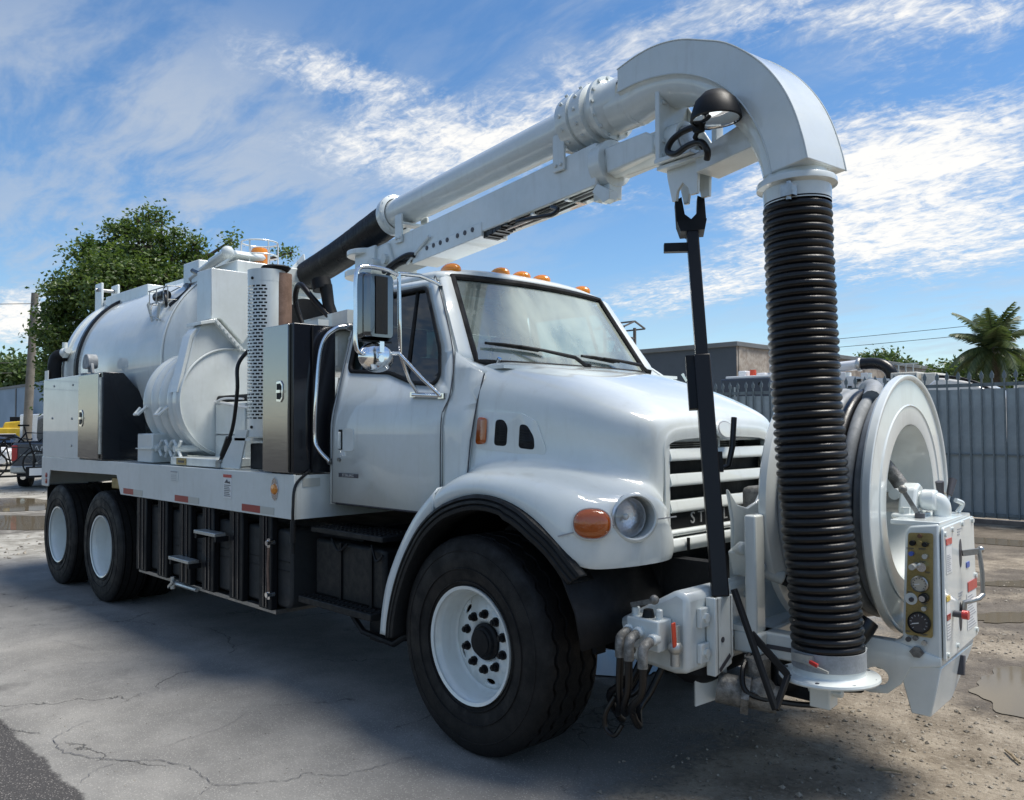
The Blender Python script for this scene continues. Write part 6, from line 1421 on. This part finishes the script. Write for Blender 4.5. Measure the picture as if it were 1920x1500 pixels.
M().tube(spline([(1.7, -.63, 2.98), (2.2, -.63, 2.92), (2.7, -.63, 2.75), (3.1, -.63, 2.5)], 6), .04, 8).build('trim_hose', 'black', v2)
for x in (-1.2, 3.4): M().cyl((x, -.4, .5), (x, -.1, .5), .5, n=24).build('wheel', 'rubber', v2)
M().bx(-1.8, 4.5, -.1, .9, .55, 1.3).build('chassis', 'under', v2)
# ------------------------------------------------------------------ parked vehicles far left
pk = thing('parked_pickup', 'dark grey pickup truck seen from behind with red tail light', 'pickup', (-22.8, 3.25, 0), R(-28))
pk.scale = (1.12, 1.12, 1.12)
def car_loft(stations, name, mt, par):
    rings = []
    for x, hw, z0, z1, top in stations:
        sec = [(-hw * .96, z0), (-hw, z0 + .12), (-hw, (z0 + z1) / 2), (-hw * .985, z1 - .06), (-hw * top, z1), (hw * top, z1), (hw * .985, z1 - .06), (hw, (z0 + z1) / 2), (hw, z0 + .12), (hw * .96, z0)]
        rings.append([Vector((x, a, b)) for a, b in sec])
    return M().loft(rings).build(name, mt, par, smooth=35, bevel=.02)
car_loft([(0, .90, .42, 1.12, .94), (-.05, .93, .38, 1.16, .94), (-2.0, .95, .38, 1.18, .94), (-3.9, .95, .38, 1.12, .92), (-5.3, .93, .40, 1.08, .88), (-5.55, .85, .45, .95, .85)], 'body', 'grey_car', pk)
car_loft([(-1.95, .82, 1.15, 1.80, .86), (-2.05, .84, 1.15, 1.88, .84), (-3.2, .84, 1.15, 1.88, .84), (-4.0, .80, 1.1, 1.2, .86)], 'cab', 'grey_car', pk)
M().bx(-1.94, -1.93, -.65, .65, 1.28, 1.75).build('rear_window', 'side_glass', pk)
M().prism(rounded([(-.74, .55), (.74, .55), (.76, 1.13), (-.76, 1.13)], .04), (.004, 0, 0), (0, 1, 0), (0, 0, 1), (.03, 0, 0)).build('tailgate', 'grey_car', pk, bevel=.01)
M().bx(.034, .04, -.72, .72, .84, .86).build('tailgate_crease', 'silver_tape', pk)
M().bx(-1.9, -.06, -.8, .8, 1.165, 1.185).build('bed_cover', 'black', pk)
for s in (-1, 1):
    M().bx(-.03, .035, s * .79, s * .92, .70, 1.10).build('tail_light', 'red', pk, bevel=.02)
    M().cyl((.0, s * .55 - .08, .30), (.14, s * .55 - .08, .30), .06, n=16).build('exhaust_tip', 'chrome', pk)
    for x in (-.95, -4.4):
        M().lathe([(.0, -.12), (.25, -.12), (.38, -.13), (.39, 0), (.38, .12), (.22, .13), (.0, .10)], (x, s * .82, .39), (0, 1, 0), 28).build('wheel', 'rubber', pk)
M().bx(-.02, .14, -.92, .92, .40, .58).build('bumper', 'galv', pk, bevel=.03)
M().bx(.14, .15, -.17, .17, .42, .56).build('licence_plate', 'label', pk)
sq = M(); rr_ = random.Random(2)
for k in range(7):
    y = -.50 + k * .12; sq.tube(spline([(.042, y, .98 + rr_.uniform(-.06, .06)), (.042, y + .03, 1.05 + rr_.uniform(-.05, .05)), (.042, y + .08, .93 + rr_.uniform(-.05, .05)), (.042, y + .13, 1.0 + rr_.uniform(-.06, .06))], 5), .009, 5)
sq.build('tailgate_script', 'label', pk)
def bicycle(name, label, loc, rz, colr):
    b = thing(name, label, 'bicycle', loc, rz, 'bicycles at the pickup')
    for x in (-.52, .52):
        w = M().tube([(x + .33 * math.cos(a), 0, .33 + .33 * math.sin(a)) for a in [2 * PI * k / 32 for k in range(32)]], .022, 8, closed=True).build('wheel', 'rubber', b)
        sp = M()
        for k in range(10): sp.tube([(x, 0, .33), (x + .32 * math.cos(PI / 5 * k), 0, .33 + .32 * math.sin(PI / 5 * k))], .004, 4)
        sp.cyl((x, -.04, .33), (x, .04, .33), .025, n=8).build('spokes', 'steel', w)
    M().tube([(-.52, 0, .33), (-.1, 0, .30), (.36, 0, .75), (-.2, 0, .78), (-.52, 0, .33)], .022, 8).tube([(-.1, 0, .30), (-.25, 0, .95)], .02, 8).tube([(.34, 0, .92), (.52, 0, .33)], .024, 8).build('frame', colr, b)
    M().tube([(.30, -.32, 1.0), (.36, -.1, .98), (.36, .1, .98), (.30, .32, 1.0)], .018, 8).build('handlebar', 'black', b)
    M().prism(rounded([(-.40, -.07), (-.12, -.02), (-.12, .02), (-.40, .07)], .02), (0, 0, .96), (1, 0, 0), (0, 1, 0), (0, 0, .05)).build('saddle', 'black', b, bevel=.015)
    return b
bicycle('bicycle', 'black bicycle hung on the hitch rack left of the red tail light', (-22.15, 2.15, .42), R(93), 'black')
bicycle('bicycle', 'dark bicycle standing in the pickup bed, its saddle raised above tailgate', (-23.3, 2.9, .80), R(62), 'black')
M_ = thing('hitch_rack', 'black hitch rack with white plate behind the pickup', 'bike rack', (-22.3, 2.6, 0))
M().bar((-.5, .6, .45), (.2, .0, .45), .06, .06).bar((.15, -1.0, .42), (.15, .5, .42), .06, .05).bar((.15, .0, .45), (.15, .0, 1.0), .05, .05).build('rack_frame', 'black', M_)
M().bx(.20, .22, -.12, .28, .42, .62).build('number_plate', 'label', M_)
M().bx(.17, .198, -.2, .36, .36, .66).build('plate_frame', 'black', M_)
wc = thing('white_sedan', 'white car parked left of the wooden utility pole', 'car', (-36, 4.6, 0), R(20))
car_loft([(-2.2, .7, .4, .9, .9), (-2.1, .85, .32, .95, .9), (0, .88, .28, 1.0, .9), (2.0, .86, .3, .98, .9), (2.25, .75, .4, .85, .9)], 'body', 'white_car', wc)
car_loft([(-1.2, .7, .95, 1.02, .9), (-.6, .74, .95, 1.48, .84), (.7, .74, .95, 1.48, .84), (1.6, .7, .95, 1.02, .9)], 'cabin', 'black_gloss', wc)
M().bx(-.65, .75, -.62, .62, 1.475, 1.50).build('roof', 'white_car', wc, bevel=.01)
for x in (-1.35, 1.35):
    for s in (-1, 1): M().cyl((x, s * .70, .33), (x, s * .88, .33), .33, n=24).build('wheel', 'rubber', wc)
wv_ = thing('white_box_van', 'white box van partly hidden behind the rear cabinet', 'van', (-34, 7.0, 0), R(10))
M().bx(-2.2, 1.2, -.95, .95, .6, 2.3).build('cargo_box', 'white_car', wv_, bevel=.04)
car_loft([(1.25, .85, .5, 1.95, .9), (1.9, .85, .45, 1.9, .88), (2.5, .85, .4, 1.2, .9), (2.9, .8, .45, 1.0, .9)], 'cab', 'white_car', wv_)
for x in (-1.4, 2.2):
    for s in (-1, 1): M().cyl((x, s * .72, .38), (x, s * .92, .38), .38, n=20).build('wheel', 'rubber', wv_)
ld = thing('wheel_loader', 'yellow wheel loader in front of the blue warehouse', 'loader', (-40.4, 7.0, 0), R(75))
M().bx(-1.9, .3, -.7, .7, .9, 1.75).prism([(-.9, 1.7), (.3, 1.7), (.2, 2.1), (-.8, 2.0)], (0, -.5, 0), (1, 0, 0), (0, 0, 1), (0, 1.0, 0)).build('body', 'yellow', ld, bevel=.05)
M().bar((.1, -.55, 1.5), (2.0, -.55, 1.25), .14, .26).bar((.1, .55, 1.5), (2.0, .55, 1.25), .14, .26).build('lift_arm', 'yellow', ld)
M().prism([(1.9, .9), (2.6, .8), (2.9, 1.1), (2.5, 1.75), (1.95, 1.9)], (0, -1.3, 0), (1, 0, 0), (0, 0, 1), (0, 2.6, 0)).build('bucket', 'yellow', ld, bevel=.03)
M().bx(-.6, .2, -.45, .45, 2.05, 2.25).bx(.0, .5, -.3, .3, 1.75, 2.4).build('operator_seat', 'black', ld)
for x in (-1.3, .9):
    for s in (-1, 1): M().cyl((x, s * .65, .65), (x, s * 1.05, .65), .65, n=24).build('wheel', 'rubber', ld)
# ------------------------------------------------------------------ pole and wires
up = thing('utility_pole', 'weathered wooden utility pole in front of the big tree', 'pole', (-30.45, 4.50, 0))
M().tube([(0, 0, 0), (.12, .08, 3.2), (.32, .16, 6.58)], [.155, .145, .12], 14).build('shaft', 'wood', up)
M().cyl((.45, .02, 6.2), (.15, .30, 6.24), .022, n=8).build('bolt', 'steel', up)
M().bx(.38, .5, .06, .22, 5.9, 6.1).build('bracket', 'galv', up)
def wire(a, b, sag, label, r=.013):
    a, b = Vector(a), Vector(b); pts = [a.lerp(b, t / 14) - Vector((0, 0, sag * 4 * (t / 14) * (1 - t / 14))) for t in range(15)]
    return tag(M().tube(pts, r, 6).build('overhead_wire', 'wire'), label, 'wire', 'overhead wires')
wire((-30.15, 4.65, 6.2), (-30, -24, 5.1), .6, 'highest black wire running left from the utility pole')
wire((-30.15, 4.65, 6.2), (-24.5, 5.9, 5.2), .2, 'short black wire from utility pole into the tree')
wire((-34, 4.9, 4.3), (-34, -26, 3.5), .3, 'lower wire crossing left behind the utility pole')
wire((-34, 4.9, 3.9), (-34, -26, 3.2), .3, 'lowest wire crossing left behind the utility pole')
wire((-42, 52, 7.6), (18, 60, 10.2), .6, 'thin wire above the round tree at right', .02)
wire((-42, 52, 7.0), (18, 60, 9.6), .6, 'second thin wire above the round tree at right', .02)
# ------------------------------------------------------------------ trees
def leaf_mesh(m, p, size, rnd):
    a = Vector((rnd.gauss(0, 1), rnd.gauss(0, 1), rnd.gauss(0, .7))).normalized(); b = a.cross(Vector((rnd.gauss(0, 1), rnd.gauss(0, 1), rnd.gauss(0, 1)))).normalized(); n_ = a.cross(b)
    l = size * rnd.uniform(.7, 1.3); w = l * .55; o = len(m.v)
    m.v += [tuple(p - a * l * .5), tuple(p + b * w * .5 + n_ * l * .08), tuple(p + a * l * .5), tuple(p - b * w * .5 + n_ * l * .08)]
    m.f += [(o, o + 1, o + 2), (o, o + 2, o + 3)]
def make_tree(name, label, cat, base, blobs, n, size, lm, seed, trunk=None, group=None, cl=.34, per=26):
    rnd = random.Random(seed); t = thing(name, label, cat, base, 0, group)
    tot = sum(b[3] ** 2.2 for b in blobs); m = M(); tips = []
    for (x, y, z, r) in blobs:
        k = max(2, int(n * (r ** 2.2 / tot) / per))
        for _ in range(k):
            dr = Vector((rnd.gauss(0, 1), rnd.gauss(0, 1), rnd.gauss(0, 1))).normalized(); rr = r * rnd.uniform(.25, 1.0) ** .5 * rnd.uniform(.85, 1.12)
            c = Vector((x, y, z)) + Vector((dr.x, dr.y, dr.z * .85)) * rr; tips.append(c)
            s_ = cl * rnd.uniform(.6, 1.3)
            for _ in range(int(per * rnd.uniform(.6, 1.4))):
                leaf_mesh(m, c + Vector((rnd.gauss(0, s_), rnd.gauss(0, s_), rnd.gauss(0, s_ * .6))), size, rnd)
    me = bpy.data.meshes.new('crown'); me.from_pydata(m.v, [], m.f)
    finish('crown', me, lm, t, 0)
    if trunk:
        h, r = trunk; w = M().tube(spline([(0, 0, 0), (.08, .05, h * .4), (-.05, .1, h * .8), (0, 0, h)], 4), [r * (1.25 - .55 * i / 12) for i in range(13)], 12)
        tr = w.build('trunk', 'bark', t)
        lm_ = M()
        for (x, y, z, rb) in blobs:
            e = Vector((x, y, z)); s_ = Vector((0, 0, h * rnd.uniform(.6, .98))); lm_.tube([s_, s_.lerp(e, .5) + Vector((rnd.uniform(-.2, .2), rnd.uniform(-.2, .2), .2)), e], [r * .45, r * .26, r * .08], 7)
        for c in tips[::6]:
            b_ = min(blobs, key=lambda q: (Vector(q[:3]) - c).length); lm_.tube([Vector(b_[:3]), c], [r * .12, r * .04], 5)
        lm_.build('limbs', 'bark', tr)
    return t
rx, ry = .70, .714   # across the view
def bl(L, dep, z, r): return (L * rx - dep * ry, L * ry + dep * rx, z, r)
big = [bl(-2.3, 0, 5.6, .8), bl(-1.5, .3, 6.5, .75), bl(-.3, 0, 6.9, .75), bl(.7, .2, 6.35, .8), bl(-.6, -.6, 5.6, 1.3), bl(1.75, .1, 6.0, .7), bl(1.1, -.4, 5.3, 1.2), bl(-2.45, .2, 4.4, 1.0), bl(-2.6, .1, 3.1, .65), bl(2.8, .2, 6.1, .5), bl(3.6, .4, 6.25, .32), bl(-2.0, .3, 2.6, .95), bl(.6, .6, 3.8, 1.5), bl(3.3, 0, 5.4, .75), bl(-2.8, 0, 5.0, .4), bl(-2.9, .1, 4.0, .4),
       bl(2.2, .0, 7.1, .18), bl(2.0, 0, 6.8, .15), bl(-.55, .1, 7.75, .26), bl(-.25, .1, 7.95, .18), bl(.1, .2, 7.75, .22), bl(.55, 0, 7.3, .28), bl(3.85, .3, 6.8, .2), bl(3.5, .3, 6.75, .14), bl(-2.0, .2, 6.95, .3), bl(-2.45, .1, 6.75, .2), bl(-1.2, .1, 7.3, .3), bl(-3.0, .1, 5.7, .25), bl(1.15, 0, 6.95, .3), bl(-3.05, 0, 3.6, .25), bl(-.9, 0, 7.5, .25)]
make_tree('broadleaf_tree', 'large leafy green tree rising behind the truck tank', 'tree', (-20.95, 5.35, 0), big, 60000, .125, 'leaf', 3, (5.2, .28), None, .17, 26)
make_tree('distant_tree', 'dark tree at far left edge above the blue warehouse', 'tree', (-79, 14.5, 0), [bl(-3, 0, 5.5, 2.2), bl(0, 0, 6.0, 2.4), bl(3, 0, 6.0, 2.2), bl(5.5, 0, 6.2, 2), bl(-6, 0, 5, 2)], 9000, .5, 'leaf_dark', 8, (4, .3), None, .7, 18)
make_tree('round_tree', 'low domed green tree far behind the fence', 'tree', (-25, 67, .5), [bl(0, 0, 5.6, 2.0), bl(-1.6, 0, 5.1, 1.6), bl(1.7, 0, 5.1, 1.7), bl(3.0, 0, 4.4, 1.5), bl(-2.8, 0, 4.6, 1.3)], 18000, .40, 'leaf_dark', 12, (3.6, .3), None, .45, 18)
bs = [bl(-2.0, 0, 4.6, .85), bl(-1.0, .2, 4.9, 1.0), bl(0, 0, 5.0, 1.1), bl(1.2, .3, 4.8, 1.1), bl(2.4, 0, 5.0, 1.1), bl(-2.9, 0, 4.1, .5), bl(0, -.3, 3.6, 1.3), bl(2, -.3, 3.6, 1.3), bl(-1.6, -.2, 3.5, 1.0), bl(3.4, 0, 4.6, 1.2), bl(4.2, 0, 3.8, 1.2)]
make_tree('garden_tree', 'bushy green tree beneath the palm behind the fence', 'tree', (-9.6, 41.8, -.55), bs, 16000, .22, 'leaf_dark', 17, (3.6, .2), None, .34, 20)
# palm
pm = thing('coconut_palm', 'palm with drooping fronds above the bushy tree at right', 'palm tree', (-8.45, 38.14, 0))
M().tube(spline([(0, 0, 0), (.15, .1, 2.5), (.05, .05, 5.2)], 6), [.17] * 13, 12).build('trunk', 'bark', pm)
rn = random.Random(6)
for k in range(26):
    az_ = 2 * PI * k / 26 + rn.uniform(-.15, .15); lift = (.95, .62, .3, .02, -.3)[k % 5] + rn.uniform(-.1, .1); L_ = rn.uniform(1.9, 2.5)
    h_ = Vector((math.cos(az_), math.sin(az_), 0)); sd2 = Vector((-h_.y, h_.x, 0)); m = M(); sp = []
    for i in range(15):
        t = i / 14; e = lift * 1.5 - t * (.9 + .5 * (1 - lift)); 
        sp.append((Vector((0, 0, 5.15)) if i == 0 else sp[-1] + (h_ * math.cos(e) + Vector((0, 0, math.sin(e)))) * L_ / 14))
    m.tube(sp, [.035 * (1 - .8 * i / 14) for i in range(15)], 5)
    for i in range(2, 15):
        for j in range(5):
            p = sp[i - 1].lerp(sp[i], j / 5); td = (sp[i] - sp[i - 1]).normalized(); ll = .62 * math.sin(PI * min(.97, (i + j / 5) / 15.5) ** .75) + .1
            for s in (-1, 1):
                q = (sd2 * s * .72 + td * .55 + Vector((0, 0, -.35 + rn.uniform(-.15, .1)))).normalized() * ll; w = td * .028; o = len(m.v)
                m.v += [tuple(p - w), tuple(p + w), tuple(p + q * .6 + w * .9 + Vector((0, 0, -.02))), tuple(p + q + Vector((0, 0, -.10 * ll)))]; m.f += [(o, o + 1, o + 2), (o, o + 2, o + 3)]
    me = bpy.data.meshes.new('frond'); me.from_pydata(m.v, [], m.f); finish('frond', me, 'palm_leaf', pm, 0)
nt = M()
for k in range(5): nt.sph((.16 * math.cos(k * 1.3), .16 * math.sin(k * 1.3), 4.95), .12, 8, 6)
nt.build('coconut', 'grease', pm)
# ------------------------------------------------------------------ loose stones and debris on the dirt
rn = random.Random(11); m = M()
def stone(x, y, s):
    o = len(m.v); dirs = [(1, 0, 0), (-.3, .9, 0), (-.6, -.8, 0), (.1, .1, .75), (.45, .6, .35), (-.5, .1, .4), (.3, -.6, .35)]
    a = rn.uniform(0, 6.28); ca, sa = math.cos(a), math.sin(a)
    for dx_, dy_, dz_ in dirs:
        k = s * rn.uniform(.7, 1.3); m.v.append((x + (dx_ * ca - dy_ * sa) * k, y + (dx_ * sa + dy_ * ca) * k, dz_ * k + .001))
    m.f += [(o, o + 4, o + 1), (o + 1, o + 5, o + 2), (o + 2, o + 6, o), (o + 3, o + 4, o), (o + 3, o, o + 6), (o + 3, o + 1, o + 4), (o + 3, o + 5, o + 1), (o + 3, o + 2, o + 5), (o + 3, o + 6, o + 2)]
for _ in range(9000):
    x = rn.uniform(.55, 4.2); y = rn.uniform(-2.4, 6)
    if x + .13 * (y + 1) + rn.gauss(0, .25) < .95: continue
    if ((x - 1.8) / .55) ** 2 + ((y - 2.1) / .75) ** 2 < 1 or ((x - 1.1) / .4) ** 2 + ((y - 4.2) / .6) ** 2 < 1: continue
    stone(x, y, rn.choice((.0035, .005, .005, .007, .009, .014)) * rn.uniform(.7, 1.3))
for _ in range(900): stone(rn.uniform(-6, .6), rn.uniform(-2.6, -.2), rn.uniform(.002, .0045))
for _ in range(1800):
    x, y = rn.uniform(-22, -9), rn.uniform(-3, 3.5)
    if ((x + 14) / 2.6) ** 2 + ((y - .1) / 1.5) ** 2 > 1 and ((x + 18.5) / 3.2) ** 2 + ((y - .9) / 1.7) ** 2 > 1: stone(x, y, rn.uniform(.008, .03))
me = bpy.data.meshes.new('loose_stones'); me.from_pydata(m.v, [], m.f)
tag(finish('loose_stones', me, 'stones', None, 0), 'loose gravel and clods scattered over the dirt', 'gravel', kind='stuff')
for i, (x, y, l, a, lab) in enumerate(((2.02, .62, .17, 2.2, 'pale broken stick on the dirt below the control console'), (1.55, .05, .12, .5, 'short brown twig below the corrugated hose'), (1.95, 1.35, .10, 1.2, 'small twig near the edge of the muddy puddle'))):
    tw_ = M().tube([(x, y, .012), (x + l * .5 * math.cos(a), y + l * .5 * math.sin(a), .018), (x + l * math.cos(a), y + l * math.sin(a), .012)], [.006, .007, .005], 7).build('twig', 'twig')
    tag(tw_, lab, 'twig', 'twigs on the dirt')

# ------------------------------------------------------------------ pieces that stand apart become parts of their own; tiny print stays joined
def split_pieces(o):
    me = o.data; n = len(me.vertices); par = list(range(n))
    def fd(a):
        while par[a] != a:
            par[a] = par[par[a]]; a = par[a]
        return a
    for e in me.edges: par[fd(e.vertices[0])] = fd(e.vertices[1])
    box = {}
    for v in me.vertices:
        k = fd(v.index); b = box.setdefault(k, [Vector(v.co), Vector(v.co)])
        for i in range(3): b[0][i] = min(b[0][i], v.co[i]); b[1][i] = max(b[1][i], v.co[i])
    ks = list(box); gp = {k: k for k in ks}
    def gf(a):
        while gp[a] != a: a = gp[a]
        return a
    for i, a in enumerate(ks):
        for b in ks[:i]:
            if all(box[a][0][q] - .004 <= box[b][1][q] and box[b][0][q] - .004 <= box[a][1][q] for q in range(3)): gp[gf(a)] = gf(b)
    groups = sorted({gf(k) for k in ks})
    if len(groups) < 2: return
    for gi, gk in enumerate(groups):
        bm = bmesh.new(); bm.from_mesh(me); bm.verts.ensure_lookup_table()
        bmesh.ops.delete(bm, geom=[v for v in bm.verts if gf(fd(v.index)) != gk], context='VERTS')
        m2 = bpy.data.meshes.new(me.name); bm.to_mesh(m2); bm.free()
        for mt in me.materials: m2.materials.append(mt)
        if gi == 0: first = m2
        else:
            c = o.copy(); c.data = m2; COL.objects.link(c)
    o.data = first
def base(o): return o.name.split('.')[0]
for o in list(bpy.data.objects):
    if o.type != 'MESH': continue
    if base(o) in ('body_seam', 'brace_foot', 'driveline', 'grab_bar_foot', 'lift_arm', 'mirror_clamp', 'moulded_seam', 'reel_stand', 'sight_fitting', 'strap_flange', 'swivel_plate', 'coconut'): split_pieces(o)
    if base(o) in ('sticker_print', 'panel_print', 'gauge_ticks', 'vent_mesh', 'label_print', 'plate_print', 'tailgate_script'): o['kind'] = 'stuff'
